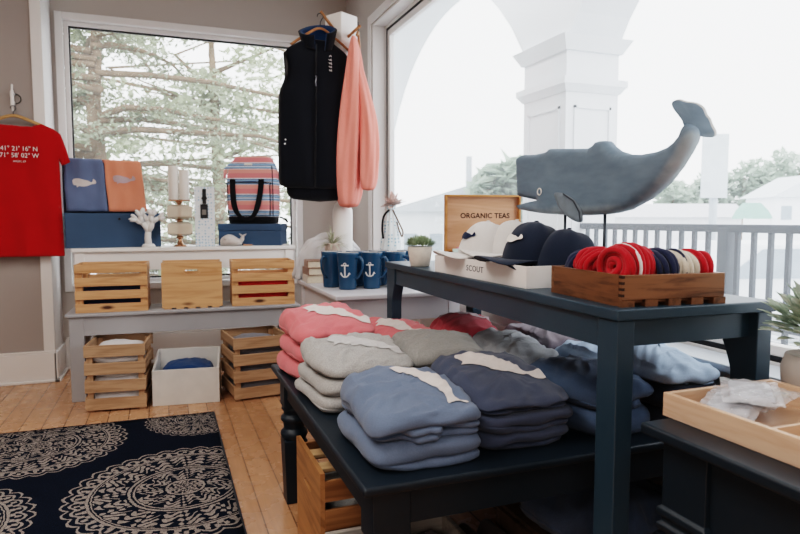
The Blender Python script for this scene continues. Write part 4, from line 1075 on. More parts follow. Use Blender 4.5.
for i in range(420):
    th, ph = rd.uniform(0, 6.283), math.acos(rd.uniform(.02, 1))
    d = Vector((math.sin(ph)*math.cos(th), math.sin(ph)*math.sin(th), math.cos(ph)))
    leaf(b, Vector((0,0,.078))+Vector((d.x*.042, d.y*.042, d.z*.018)), d+Vector((rd.uniform(-.3,.3), rd.uniform(-.3,.3), .35)), rd.uniform(.020, .034), .0036, n=3)
b.build('foliage', leafmat('sage_leaves', '#7d8c70', '#9aaa8b', '#bfcab0', 40), t)
# ------------------------------------------------------------------ mug table
MUGB = paint('blue_glaze', '#244a66', .18, .08, 8); MUGI = paint('mug_inside', '#d8d6d2', .3, .02)
ANCH = paint('anchor_white', '#d5d5d3', .5, .03)
def mug(name, label, loc, rz):
    t = thing(name, label, 'mug', loc, rz, 'blue anchor mugs')
    H = .182
    def rad(z): return .043+.011*(z/H)**1.1
    prof = [(0,0),(.040,0),(.043,.004)]+[(rad(z), z) for z in (.02,.06,.10,.14,.17,H-.002)]+[(rad(H)-.002, H),(rad(H)-.004, H-.001)]
    MB().lathe(prof, 32, None, (0,0), True, False).build('body', MUGB, t, smooth=True)
    MB().lathe([(rad(H)-.0035, H-.0008),(rad(.1)-.004, .1),(.038,.012),(0,.010)], 32, None, (0,0), False, True).build('lining', MUGI, t, smooth=True)
    pts = catmull([(.049,0,.152),(.072,0,.158),(.089,0,.140),(.086,0,.100),(.068,0,.066),(.045,0,.054)], 5)
    MB().tube(pts, .0068, 10, flat=.75).build('handle', MUGB, t, smooth=True)
    # raised anchor facing the front
    b = MB(); face = -PI/2+.35
    def w(u, v): r = rad(v)+.0006; a = face+u/r; return (r*math.cos(a), r*math.sin(a), v)
    b.tube([w(0, z) for z in (.062,.075,.09,.105,.118)], .0038, 6)
    b.tube([w(u, .120) for u in (-.019,-.01,0,.01,.019)], .0034, 6)
    b.tube([w(.021*math.sin(q), .085-.021*math.cos(q)) for q in [R(a) for a in range(-78, 79, 13)]], .0036, 6)
    for s in (-1, 1): b.tube([w(s*.027, .076), w(s*.021, .083), w(s*.0145, .078)], [.001,.0042,.001], 6)
    b.tube([w(.006*math.cos(q), .126+.006*math.sin(q)) for q in [2*PI*i/12 for i in range(12)]], .0022, 5, closed=True)
    b.build('anchor', ANCH, t, smooth=True)
    return t
mspots = [(.842, 2.955, -52, 'blue anchor mug at the front left of the mugs, its anchor facing out'), (.967, 2.955, -50, 'blue anchor mug in the middle of the front row of mugs'),
          (1.095, 2.96, -50, 'blue anchor mug at the right of the front row, half behind the tall table corner'), (.795, 3.085, -140, 'blue anchor mug at far left of the second row, beside the books'),
          (.925, 3.085, 20, 'blue anchor mug of the second row, seen between the two front mugs'), (1.050, 3.09, 30, 'blue anchor mug of the second row behind the right front mug'), (1.20, 3.065, -50, 'blue anchor mug at the far right end of the second row')]
m0 = None
for i, (x, y, rz, lab) in enumerate(mspots):
    if i == 0: m0 = mug('anchor_mug', lab, (x, y, MZ), R(rz))
    else:
        c = copy_tree(m0); c.location = (x, y, MZ); c.rotation_euler = (0, 0, R(rz)); c['label'] = lab
# keep each anchor turned toward the room while the handles point right
PAGE = paint('page_edges', '#d9cfbd', .9, .06, 90)
for i, (c, th, lab, rz) in enumerate((('#c9bdb0', .042, 'cream hardback book at the bottom of the stack beside the mugs', -4), ('#85604c', .040, 'reddish-brown hardback book in the middle of the stack beside the mugs', -1), ('#94705c', .038, 'tan hardback book on top of the stack under the air plant', -6))):
    z = MZ+(.0, .042, .082)[i]
    t = thing('hardback_book', lab, 'book', (.795, 3.372, z), R(rz), 'stacked books on the pale table')
    w, d = .155-.006*i, .165
    cm = fabric('book_cloth', c, .05, .8)
    b = MB(); b.box(-w/2, w/2, -d/2, d/2, 0, .003); b.box(-w/2, w/2, -d/2, d/2, th-.003, th); b.box(-w/2, -w/2+.004, -d/2, d/2, .003, th-.003)
    b.build('cover', cm, t)
    MB().box(-w/2+.004, w/2-.004, -d/2+.004, d/2-.004, .003, th-.003).build('pages', PAGE, t)
t = thing('air_plant_pot', 'spiky pale air plant in a small blush pot on top of the books', 'potted plant', (.862, 3.325, MZ+.1202))
MB().lathe([(0,0),(.036,0),(.043,.090),(.041,.092),(.037,.088),(0,.084)], 28).build('pot', paint('blush_pot', '#cdb9ae', .8), t, smooth=True)
b = MB(); rd = random.Random(9)
for i in range(46):
    a = rd.uniform(0, 6.28); e = rd.uniform(.1, 1.3)
    leaf(b, (0,0,.086), (math.cos(a)*math.cos(e), math.sin(a)*math.cos(e), math.sin(e)), rd.uniform(.08, .13), .006, droop=rd.uniform(.1,.6), n=6)
b.build('foliage', leafmat('air_plant_leaves', '#8f937c', '#b0b29c', '#d3d2c2', 60), t)
# white cloth draped over a rounded stand behind the books
WCL = fabric('white_linen', '#d5d4d6', .03)
b = MB(); P = []
rd = random.Random(12)
for i in range(41):
    a = PI*i/40; row = []
    for j in range(9):
        v = j/8; sgn = -1+2*v
        r = .205+.012*math.sin(a*9+sgn*2)*(1-math.sin(a))+.004*math.sin(a*23)
        depth = .026*math.sin(PI*v)**.6*(.35+.65*math.sin(a))
        z = max(.0015, .262*math.sin(a)**.8*(1-.12*abs(sgn)**3)+.006*math.sin(a*13+v*5))
        row.append((-r*math.cos(a), sgn*.030*(.55+.45*math.sin(a))+.006*math.sin(a*11+v*3), z))
    P.append(row)
b.grid(P); 
for s in (-1, 1):
    Q = []
    for i in range(41):
        a = PI*i/40; x0, y0, z0 = P[i][0 if s < 0 else 8]
        Q.append([(x0*(1-.0*k), y0+s*(.004+.010*math.sin(a*17+k))*(k/6), z0*(1-k/6)+.0015) for k in range(7)])
    b.grid(Q)
o = b.build('linen_cloth', WCL, None, smooth=True, solid=.003); o.location = (.900, 3.525, MZ+.002); o.rotation_euler = (0, 0, R(-6))
tag(o, 'white linen cloth draped in a rounded arch behind the books and air plant', 'cloth')
# turned white post with pegs
px_, py_ = .952, 3.438
t = thing('garment_post', 'white turned post with a square peg block at its top, rising behind the mugs', 'garment stand', (px_, py_, MZ), R(29.5))
q = [(.060,0),(.062,.012),(.056,.02),(.054,.03),(.055,.06),(.056,.30),(.057,.36),(.055,.395),(.046,.425),(.028,.445),(.026,.455),(.034,.465),(.034,.475),(.026,.485),(.030,.52),(.036,.70),(.034,1.0),(.028,1.16),(.026,1.23),(.040,1.245),(.040,1.26),(.03,1.27)]
MB().lathe([(0,0)]+q+[(0,1.275)], 32).build('shaft', WHITEP, t, smooth=True)
MB().box(-.064, .064, -.064, .064, 1.265, 1.465).build('peg_block', WHITEP, t, bevel=.006)
for base, tip in (((-.062,.0,1.385), (-.155,.0,1.452)), ((-.01,-.062,1.34), (-.012,-.155,1.380))):
    MB().tube([base, tip], .008, 10).build('peg', HANGERW, t, smooth=True)
Mt = Matrix.Translation((px_, py_, MZ)) @ Matrix.Rotation(R(29.5), 4, 'Z')
pegA = Mt @ Vector((-.138,.0,1.436)); pegB = Mt @ Vector((-.012,-.138,1.372))
def hanger(label, loc, rz, W, dz, matl=HANGERW, hook=.06):
    """wooden hanger; origin at the point where its hook sits"""
    t = thing('clothes_hanger', label, 'hanger', loc, rz)
    pts = catmull([(-W/2,0,-hook-dz),(-W/4,0,-hook-dz*.42),(0,0,-hook),(W/4,0,-hook-dz*.42),(W/2,0,-hook-dz)], 6)
    MB().tube(pts, .0125 if W > .35 else .0085, 8, flat=.7).build('shoulder_bar', matl, t, smooth=True)
    hp = [(0,0,-hook)]+[(.0,0,-hook*.55)]+[(.016*math.cos(a)-.0, 0, -.008+.016*math.sin(a)) for a in [R(-60+25*k) for k in range(11)]]
    MB().tube(hp, .0022, 6).build('hook', METAL, t, smooth=True)
    return t
NV = fabric('navy_fleece_vest', '#0d111a', .06, .9); NVL = fabric('vest_collar_lining', '#1d3b5e', .06, .9); NVA = fabric('vest_armhole', '#07090d', .05)
def ring(w, d, z, n=48, cx=0, cy=0, e=2.4, amp=0, ph=0, k=7):
    out = []
    for i in range(n):
        q = 2*PI*i/n; c, s = math.cos(q), math.sin(q); kk = (abs(c)**e+abs(s)**e)**(-1/e)
        f = 1+amp*math.sin(k*q+ph)
        out.append((cx+w/2*c*kk, cy+d/2*s*kk*f, z))
    return out
vx, vy, vz, VR = .780, 3.332, 1.257, R(2)
hanger('wooden hanger inside the navy vest, hung on the white post', (pegA.x-.02, pegA.y-.02, 2.185), VR, .32, .10, HANGERW, .07)
t = thing('fleece_vest', 'dark navy zip vest hanging from the white post above the mugs', 'vest', (vx, vy, vz), VR); t.scale = (1.08,)*3
# z, left, right, depth, fold amplitude, phase : slim shell with real armhole waists and sloping shoulders
V_ = [(0,-.188,.190,.085,.10,0),(.04,-.190,.192,.095,.12,.3),(.14,-.190,.192,.105,.14,.9),(.26,-.188,.190,.110,.12,1.5),(.38,-.186,.190,.112,.08,2),(.455,-.184,.190,.112,.05,2.4),
      (.485,-.176,.186,.105,.04,2.5),(.52,-.158,.172,.095,.03,2.6),(.57,-.147,.162,.088,.02,2.8),(.62,-.148,.164,.082,.01,3),(.655,-.152,.166,.070,0,3),(.675,-.146,.160,.058,0,3),(.695,-.115,.130,.058,0,3),(.715,-.078,.096,.066,0,3),(.730,-.06,.08,.07,0,3)]
b = MB(); b.rings([ring(r_-l_, d_, z_, cx=(l_+r_)/2, e=3.2, amp=a_, ph=p_, k=9) for z_, l_, r_, d_, a_, p_ in V_]); b.build('body', NV, t, sub=1)
b = MB(); b.rings([ring(.325, .07, -.060, cx=.02, cy=.022, e=3, amp=.05), ring(.335, .08, .0, cx=.02, cy=.020, e=3, amp=.05), ring(.345, .085, .06, cx=.015, cy=.016, e=3)]); b.build('back_hem', NV, t, sub=1)
# stand collar, its near side folded open so the blue lining shows
def collar(r0, lift, nm, m, off):
    P = []
    for i in range(29):
        a = R(-70+320*i/28); row = []
        for k in range(5):
            u = k/4; fl = 1+.28*u
            row.append((.012+(r0)*fl*math.cos(a), -.002+r0*.62*fl*math.sin(a), .700+lift+.078*u*(1+.25*math.cos(a-.3))+.030*math.sin(a)))
        P.append(row)
    MB().grid(P).build(nm, m, t, smooth=True, solid=.006)
collar(.074, 0, 'collar', NV, 0); collar(.067, .002, 'collar_lining', NVL, 0)
b = MB(); b.tube([(-.022,-.050,.01),(-.020,-.058,.22),(-.016,-.060,.40),(-.012,-.052,.58),(-.006,-.040,.70)], .0035, 6); b.build('zip', BLACKCLOTH, t, smooth=True)
b = MB(); b.tube([(-.014,-.056,.545),(-.015,-.066,.535),(-.020,-.068,.515),(-.017,-.066,.495)], .0035, 6); b.build('zip_pull', paint('zip_metal', '#8b8f96', .3, metal=.7), t, smooth=True)
for s, xx in ((-1, -.150), (1, .165)):
    b = MB(); b.rings([[(xx+s*(x-.006*math.cos(2*q)), .036*math.cos(q)*k-.004, .575+.078*math.sin(q)*k) for q in [2*PI*i/24 for i in range(24)]] for x, k in ((-.004, .9), (.004, 1.0), (-.002, 1.08))], True, False)
    b.build('armhole', NVA, t, smooth=True)
b = MB()
for k in range(4):
    z = .63-k*.017; x = .060
    b.tube([(x-.006, -.046-k*.001, z+.004),(x, -.049-k*.001, z-.003),(x+.004,-.048-k*.001,z+.005),(x+.008,-.046-k*.001,z-.004)], .0017, 5)
b.tube([(.057,-.044,.646),(.064,-.044,.654),(.069,-.043,.646)], .0017, 5)
b.build('embroidery', WHITEINK, t)
for x, z in ((-.165, .235), (-.168, .215), (.172, .205)): MB().lathe([(0,0),(.004,.001),(.004,.004),(0,.005)], 8, Matrix.Translation((x, -.046, z)) @ Matrix.Rotation(R(90),4,'X')).build('pocket_stud', ANCH, t)
# coral sweatshirt seen from its side
CORAL = fabric('coral_fleece', '#f2978b', .06, .95, big=.06)
sx_, sy_ = pegB.x-.004, pegB.y-.055
hanger('wooden hanger at the shoulder of the coral sweatshirt on the white post', (pegB.x, pegB.y-.006, pegB.z+.02), R(70), .24, .05, HANGERW, .045)
t = thing('hanging_sweatshirt', 'coral pink sweatshirt hanging sideways on the white post, right of the navy vest', 'sweatshirt', (1.006, 3.298, 1.203), R(-20.7)); t.scale = (1.08,)*3
def fold_ring(w, d, z, cx, cy, ph, n=64, amp=.10):
    out = []
    for i in range(n):
        q = 2*PI*i/n; f = 1+amp*math.sin(5*q+ph)+amp*.5*math.sin(9*q-ph*1.7)
        out.append((cx+w/2*math.cos(q)*f, cy+d/2*math.sin(q)*f, z))
    return out
B = [(.094,.13,-.040,-.052,0,.06),(.112,.15,.0,-.052,.0,.06),(.132,.16,.04,-.050,.2,.10),(.138,.18,.20,-.046,.6,.14),(.132,.19,.36,-.036,1.1,.15),(.116,.19,.52,-.026,1.5,.13),(.086,.19,.66,-.018,1.8,.09),(.055,.17,.75,-.018,2,.05),(.032,.13,.795,-.020,2,.02),(.018,.05,.812,-.022,2,0)]
b = MB(); b.rings([fold_ring(w, d, z, cx, 0.0, ph, amp=a) for w, d, z, cx, ph, a in B]); b.build('body', CORAL, t, sub=1)
S = [(.062,.06,.045,.050,0,.05),(.072,.07,.070,.052,.3,.05),(.090,.09,.095,.052,.8,.10),(.096,.10,.20,.056,1.5,.12),(.088,.10,.32,.056,2.2,.12),(.086,.11,.41,.048,2.7,.10),(.074,.11,.50,.032,3.1,.07),(.058,.11,.61,.010,3.4,.05),(.034,.10,.72,-.008,3.6,.02)]
b = MB(); b.rings([fold_ring(w, d, z, cx, -.055+.05*(z/.75)**2, ph, amp=a) for w, d, z, cx, ph, a in S]); b.build('sleeve', CORAL, t, sub=1)
for nm, secs_, cy in (('hem_band', B[:2], 0), ('cuff', S[:2], -.055)):
    b = MB(); b.rings([fold_ring(w*1.02, d*1.02, z, cx, cy, ph, amp=a) for w, d, z, cx, ph, a in secs_]); b.build(nm, fabric('coral_rib', '#f08c7c', .1), t, sub=1)
# gift in dotted wrap
def dots(name, base, dot, sc):
    g = G(name); v = g.new('ShaderNodeTexVoronoi'); v.inputs['Scale'].default_value = sc; v.inputs['Randomness'].default_value = .25; g.put(v.inputs['Vector'], g.obj)
    g.put(g.b.inputs['Base Color'], g.mix(g.math('LESS_THAN', v.outputs['Distance'], .30), c4(base), c4(dot))); g.b.inputs['Roughness'].default_value = .45
    return g.m
t = thing('gift_bundle', 'tall cone-shaped gift in pale blue dotted wrap topped with a flower, behind the mugs', 'gift', (1.165, 3.225, MZ), R(-15))
def gr(r, z, k=10, a=.06): return [(r*math.cos(q)*(1+a*math.sin(k*q)), r*math.sin(q)*(1+a*math.sin(k*q)), z) for q in [2*PI*i/60 for i in range(60)]]
MB().rings([gr(.060,0,a=.01), gr(.064,.10,a=.02), gr(.058,.20,a=.03), gr(.044,.30,a=.06), gr(.028,.37,a=.10), gr(.020,.395,a=.10), gr(.030,.42,a=.12)]).build('wrap', dots('dotted_wrap', '#dfe7ea', '#8fb7cb', 55), t, smooth=True)
b = MB(); rd = random.Random(6)
for i in range(42):
    a = rd.uniform(0, 6.28); e = rd.uniform(-.3, 1.4)
    leaf(b, (.012, 0, .42), (math.cos(a)*math.cos(e), math.sin(a)*math.cos(e), math.sin(e)), rd.uniform(.05,.082), .020, n=4, curl=.4)
b.build('flower', fabric('blossom_fabric', '#ddc8c2', .25, hscale=60), t)
b = MB()
b.tube(catmull([(-.01,-.02,.395),(-.04,-.035,.36),(-.05,-.05,.30),(-.045,-.06,.24)], 5), .006, 6, flat=.4)
b.build('dark_ribbon', BLACKCLOTH, t, smooth=True)
b = MB(); b.tube(catmull([(.01,-.02,.395),(.035,-.035,.34),(.062,-.04,.28),(.058,-.04,.25),(.045,-.04,.28),(.03,-.035,.33)], 5), .004, 6)
b.build('string_loop', fabric('brown_cord', '#6b5546', .1), t, smooth=True)

# ------------------------------------------------------------------ red shirt on the pier
t = thing('wall_cleat', 'white boat cleat fixed to the wall above the red t-shirt', 'wall hook', (-.885, 4.735, 1.875))
MB().tube(catmull([(0,-.045,-.085),(0,-.05,-.05),(0,-.05,0),(0,-.05,.05),(0,-.04,.085)], 4), [.006]*4+[.011]*8+[.006]*5, 10).build('horn', WHITEP, t, smooth=True)
for z in (-.025, .025): MB().tube([(0,-.048,z),(0,-.002,z*1.2)], .011, 10).build('stem', WHITEP, t, smooth=True)
MB().tube([(.012+.03*math.cos(a), -.012, .03*math.sin(a)) for a in [2*PI*i/20 for i in range(20)]], .004, 6, closed=True).build('ring', paint('dark_ring', '#4a4642', .5), t, smooth=True)
hanger('pale wooden hanger carrying the red t-shirt on the wall cleat', (-.880, 4.672, 1.815), R(0), .40, .075, wood('light_hanger', '#c49a68', '#b0844f', 'X', .4, 2, False), .055)
RED = fabric('red_jersey', '#b3161a', .03, .9, big=.10)
half = [(0,1.655),(.07,1.665),(.115,1.70),(.15,1.712),(.215,1.685),(.255,1.655),(.285,1.56),(.305,1.475),(.262,1.452),(.240,1.500),(.234,1.35),(.240,1.10),(.252,.855)]
cx0 = -.872
outl = [(x, z) for x, z in half]+[(-x, z) for x, z in half[::-1][:-1]]
def jersey(outl, z0):
    bm = bmesh.new(); vs = [bm.verts.new((x, 0, z-z0)) for x, z in outl]; f = bm.faces.new(vs); bmesh.ops.triangulate(bm, faces=[f])
    for _ in range(5):
        ed = [e for e in bm.edges if e.calc_length() > .035]
        if not ed: break
        bmesh.ops.subdivide_edges(bm, edges=ed, cuts=1); bmesh.ops.triangulate(bm, faces=bm.faces[:])
    for v in bm.verts:
        x, z = v.co.x, v.co.z
        ed = min(1, max(0, (.27-abs(x))/.1))
        v.co.y = -.022*math.sqrt(max(0,ed))-.010*noise.noise(Vector((x*9, 0, z*2.2)))-.006*math.sin(x*38+z*3)*(1-min(1, z/.8))-.003*noise.noise(Vector((x*22, 3, z*9)))
    b = MB(); b.v = [v.co.copy() for v in bm.verts]; bm.verts.index_update(); b.f = [[v.index for v in f.verts] for f in bm.faces]; b.mi = [0]*len(b.f); bm.free()
    return b
o = thing('red_tshirt', 'bright red t-shirt with white coordinates lettering hanging on the left wall', 't-shirt', (cx0, 4.672, .855))
bo = jersey(outl, .855).build('front', RED, o, smooth=True, solid=.004)
tb = jersey([(x*.97, z-.0) for x, z in outl], .855); tb.v = [Vector((v.x, -v.y*.6+.006, v.z)) for v in tb.v]; tb.build('back', RED, o, smooth=True)
M0 = Matrix.Rotation(R(90), 4, 'X')
for body, z, size in (("41° 21' 16\" N", .693, .041), ("71° 58' 02\" W", .650, .041), ('MYSTIC, CT', .612, .015)):
    text_mesh('lettering', body, size, WHITEINK, bo, Matrix.Translation((.022, -.037, z)) @ M0, .002, 0, sx=.92)
b = MB(); b.tube([(x, -.012, z-.855) for x, z in [(-.115,1.70),(-.07,1.667),(0,1.655),(.07,1.667),(.115,1.70)]], .006, 6); b.build('neckband', RED, o, smooth=True)

# ------------------------------------------------------------------ on the white console
t = thing('navy_chest', 'slate-navy painted chest with its lid raised, left end of the white console', 'chest', (-.335, 4.80, CZ), R(12))
w, d, h = .60, .22, .235
for sy in (-1, 1):
    y0, y1 = sorted((sy*d/2, sy*(d/2-.012))); MB().box(-w/2, w/2, y0, y1, 0, h).build('side_panel', NAVYBOX, t, bevel=.002)
for sx in (-1, 1):
    x0, x1 = sorted((sx*w/2, sx*(w/2-.012))); MB().box(x0, x1, -d/2+.012, d/2-.012, 0, h).build('side_panel', NAVYBOX, t, bevel=.002)
MB().box(-w/2+.012, w/2-.012, -d/2+.012, d/2-.012, 0, .01).build('bottom', NAVYBOX, t)
lid = MB().box(-w/2+.01, w/2-.09, d/2-.045, d/2-.025, h, h+.355).build('lid', paint('chest_lid', '#1d2b3c', .5), t, bevel=.003)
MB().lathe([(0,0),(.008,0),(.008,.003),(0,.003)], 12, Matrix.Translation((.03, -d/2-.001, h-.04)) @ Matrix.Rotation(R(90),4,'X')).build('keyhole', BLACK, t)
Mc = Matrix.Translation((-.335, 4.80, CZ)) @ Matrix.Rotation(R(12), 4, 'Z')
SHB = fabric('washed_navy_jersey', '#6b7997', .06); SHC = fabric('coral_jersey', '#e9987d', .05)
def draped(label, x0, x1, mat, seed, pm, pz, skew):
    rd = random.Random(seed); P = []
    prof = [(.020,.045),(.019,.33),(.012,.366),(-.006,.373),(-.022,.364),(-.028,.33),(-.034,.2),(-.046,.1),(-.060,.012)]
    prof = [(p.x, p.y) for p in catmull([(a, c, 0) for a, c in prof], 3)]
    n = len(prof)
    for i in range(15):
        u = i/14; row = []
        for j, (y, z) in enumerate(prof):
            v = j/(n-1); x = x0+(x1-x0)*u+skew*max(0, v-.4)*(1+.3*u)
            nn = noise.noise(Vector((x*14+seed, z*6, seed)))
            x += .014*noise.noise(Vector((u*2+seed, z*5, 1)))*max(0, v-.35)*2+.012*(u-.5)*max(0, v-.4)*2
            row.append((x, y-(.022*nn+.005*math.sin(x*60+seed+z*9)+.006)*(1 if v > .45 else .2)-.002, z+.004*nn*(v > .9)))
        P.append(row)
    o = MB().grid(P).build('draped_shirt', mat, None, smooth=True, solid=.004)
    o.matrix_world = Mc @ Matrix.Translation((0, d/2-.035, h))
    tag(o, label, 'shirt', 'shirts draped over the chest lid')
    decal(o, WHALE, Matrix.Translation(((x0+x1)/2+skew*.3, 0, pz)) @ Matrix.Rotation(R(90), 4, 'X') @ Matrix.Diagonal((.14, .14, 1, 1)), pm, 'print', .0035, Vector((0, 1, 0)))
    return o
draped('faded navy shirt with a pale whale print draped over the chest lid', -.290, -.050, SHB, 3, PRINTW, .205, .03)
draped('coral shirt with a pale whale print draped over the chest lid', -.040, .195, SHC, 8, PRINTP, .235, .05)
# coral ornament
t = thing('coral_ornament', 'white branching coral ornament in front of the navy chest', 'ornament', (-.10, 4.665, CZ))
b = MB(); rd = random.Random(21)
def branch(p, dv, L, r, lev):
    q = p+dv*L; mid = p+dv*L*.5+Vector((rd.uniform(-.006,.006), 0, rd.uniform(-.004,.004)))
    b.tube([p, mid, q], [r, r*.93, r*(.82 if lev else .95)], 8)
    b.lathe([(r*.82*math.cos(a), r*.82*math.sin(a)) for a in (0,.5,1.0,1.4)], 8, Matrix.Translation(q))
    if lev:
        for s in (-1, 1) if lev < 3 else (-1.1, 0, 1.1):
            a = math.atan2(dv.x, dv.z)+s*rd.uniform(.35,.62); branch(q, Vector((math.sin(a), rd.uniform(-.25,.15), math.cos(a))).normalized(), L*rd.uniform(.62,.85), r*.86, lev-1)
branch(Vector((0,0,.012)), Vector((0,0,1)), .100, .024, 3)
b.build('branches', WHITEP, t, smooth=True)
MB().lathe([(0,0),(.046,0),(.042,.014),(.034,.024),(0,.026)], 20).build('base', WHITEP, t, smooth=True)
# candle holder
GLS = G('ribbed_glass'); GLS.b.inputs['Base Color'].default_value = c4('#ecdccb'); GLS.b.inputs['Roughness'].default_value = .12; GLS.b.inputs['Transmission Weight'].default_value = .4; GLS.b.inputs['IOR'].default_value = 1.2
GOLD = paint('rose_gold', '#c99a7c', .25, .05, 5, metal=.85)
t = thing('candle_holder', 'tall holder of two clear glass blocks on a rose-gold stem, on the white console', 'candle holder', (.108, 4.72, CZ))
MB().lathe([(0,0),(.045,0),(.045,.006),(.022,.016),(.012,.05),(.012,.30),(.026,.315),(.026,.322),(0,.322)], 24).build('stem', GOLD, t, smooth=True)
for z in (.075, .195):
    b = MB(); e = .086; b.rings([[(e*f*c, e*f*s, z+zz) for c, s in ((1,-1),(1,1),(-1,1),(-1,-1))] for f, zz in ((.62,0),(.95,.014),(.98,.03),(.98,.07),(.95,.086),(.62,.10))])
    b.build('glass_block', GLS.m, t, bevel=.006, seg=3)
    MB().lathe([(.0,z-.02),(.02,z-.02),(.026,z-.01),(.02,z-.001),(0,z-.001)], 20).build('collar', GOLD, t, smooth=True)
MB().box(-.074, .074, -.038, .038, .322, .330).build('plate', GOLD, t, bevel=.003)
WAX = paint('candle_wax', '#ece7e0', .5, .02)
for x, hh, lab in ((-.035, .236, 'taller left white pillar candle on the glass-block holder'), (.036, .212, 'shorter right white pillar candle on the glass-block holder')):
    c = thing('pillar_candle', lab, 'candle', (.108+x, 4.72, CZ+.330), 0, 'candles on the glass-block holder')
    MB().lathe([(0,0),(.034,0),(.035,.003),(.035,hh-.004),(.032,hh),(.012,hh-.004),(0,hh-.005)], 28).build('wax', WAX, c, smooth=True)
    MB().tube([(0,0,hh-.006),(.001,0,hh+.008)], .0013, 6).build('wick', BLACK, c)
# bottle gift bag
t = thing('bottle_bag', 'tall white gift bag with pale blue dots and a black tag, on the white console', 'gift bag', (.282, 4.735, CZ), R(-4))
b = MB(); b.rings([[(x*k, y*k, z) for x, y in ((-.068,-.045),(.068,-.045),(.068,.045),(-.068,.045))] for k, z in ((.95,0),(1,.1),(1,.38),(1.02,.425))], True, False)
b.build('bag', dots('dotted_bag', '#e9eef2', '#a3c3d8', 46), t, solid=.002)
MB().box(-.030, .022, -.0495, -.0465, .20, .30).build('tag', paint('tag_black', '#23242a', .6), t, bevel=.001)
MB().box(-.014, .012, -.0495, -.0465, .302, .41).box(-.020, .018, -.0495, -.0465, .335, .35).build('bottle_print', BLACK, t)
MB().box(-.018, .010, -.0515, -.0495, .225, .262).build('tag_panel', paint('tag_panel', '#8a857f', .6), t)
b = MB(); b.lathe([(.0,.02),(.032,.02),(.033,.25),(.02,.31),(.014,.34),(.0145,.42),(0,.422)], 20); b.build('bottle_neck', BLACK, t, smooth=True)
b = MB(); b.lathe([(.0155,.335),(.018,.345),(.0155,.36)], 20); b.build('neck_band', WHITEP, t, smooth=True)
# low navy box, backpack, plush whale
t = thing('navy_box', 'low navy box under the striped backpack, right end of the white console', 'box', (.635, 4.805, CZ), R(-21))
w, d, h = .46, .24, .160
MB().box(-w/2, w/2, -d/2, d/2, 0, h-.05).build('body', NAVYBOX, t, bevel=.003)
MB().box(-w/2-.003, w/2+.003, -d/2-.003, d/2+.003, h-.049, h).build('lid', NAVYBOX, t, bevel=.003)
bz = CZ+h+.001
t = thing('backpack', 'pink and blue striped backpack with black handles standing on the low navy box', 'backpack', (.640, 4.795, bz), R(-22))
g = G('striped_canvas'); q = g.xyz()
u = g.math('FRACT', g.math('DIVIDE', g.math('ADD', q[2], .012), .1165))
pk = c4('#dc8688'); pk2 = c4('#e39d92'); wt = c4('#dfe3e8'); nb_ = c4('#3f5680'); lb = c4('#8fb2d0')
col = g.ramp(u, [(0, pk),(.28, pk2),(.52, pk),(.525, wt),(.56, wt),(.565, nb_),(.60, nb_),(.605, lb),(.68, lb),(.685, wt),(.73, wt),(.735, nb_),(.77, nb_),(.775, lb),(.86, lb),(.865, nb_),(.9, nb_),(.905, wt),(.96, wt),(.965, pk)], 'CONSTANT')
g.put(g.b.inputs['Base Color'], col); g.b.inputs['Roughness'].default_value = .85; g.bump(g.noise(300, 2), .2, .002); STR = g.m
def rr(w, d, z, cy=0, e=6): return ring(w, d, z, 48, 0, cy, e)
MB().rings([rr(.345,.185,.03), rr(.362,.20,.05), rr(.372,.205,.16), rr(.375,.205,.28), rr(.372,.20,.36), rr(.340,.17,.42,.005), rr(.290,.13,.47,.01), rr(.265,.10,.492,.01), rr(.258,.09,.498,.01)]).build('body', STR, t, sub=1)
MB().rings([rr(.335,.18,0), rr(.352,.195,.012), rr(.356,.20,.05)]).build('base', BLACKCLOTH, t, smooth=True)
MB().rings([ring(.300,.05,.055,48,-.005,-.100,7), ring(.312,.062,.07,48,-.005,-.100,7), ring(.312,.064,.285,48,-.005,-.100,7), ring(.296,.05,.302,48,-.005,-.098,7)]).build('front_pocket', STR, t, sub=1)
b = MB(); b.tube(catmull([(-.158,-.118,.06),(-.160,-.122,.27),(-.148,-.126,.298),(.138,-.126,.298),(.150,-.122,.27),(.148,-.118,.06)], 5), .004, 6); b.build('pocket_zip', BLACKCLOTH, t, smooth=True)
b = MB()
o1 = catmull([(-.120,-.128,.325),(-.118,-.140,.24),(-.105,-.150,.13),(-.07,-.155,.06),(-.015,-.158,.035),(.035,-.155,.06),(.065,-.150,.13),(.085,-.140,.24),(.090,-.128,.325)], 5)
P = []
for i, p in enumerate(o1):
    tq = (o1[min(i+1, len(o1)-1)]-o1[max(i-1, 0)]).normalized(); s = Vector((tq.z, 0, -tq.x))*(.020 if abs(p.z) > .12 else .012+.008*max(0,(p.z-.035)/.085))
    P.append([p-s, p+s])
b.grid(P); b.build('handle', BLACKCLOTH, t, solid=.005)
b = MB(); b.tube(catmull([(.155,-.07,.455-.03),(.165,-.10,.36),(.168,-.105,.22),(.166,-.100,.06)], 5), .004, 6); b.build('side_zip', BLACKCLOTH, t, smooth=True)
b = MB(); b.tube(catmull([(.185,.05,.36),(.215,.07,.345),(.215,.08,.30)], 5), .010, 6, flat=.4); b.build('shoulder_strap', BLACKCLOTH, t, smooth=True)
b = MB(); b.tube(catmull([(.18,.06,.05),(.225,.06,.03),(.245,.03,.008)], 5), .009, 6, flat=.4); b.build('shoulder_strap', BLACKCLOTH, t, smooth=True)
MB().box(-.045, .012, -.083, -.078, .428, .442).build('label_patch', paint('label_patch', '#e6e2da', .6), t, bevel=.001)
b = MB(); b.tube([(-.14,-.05,.45),(-.19,-.06,.40),(-.20,-.06,.33)], [.016,.022,.012], 8, flat=.4); b.build('side_tab', STR, t, smooth=True)
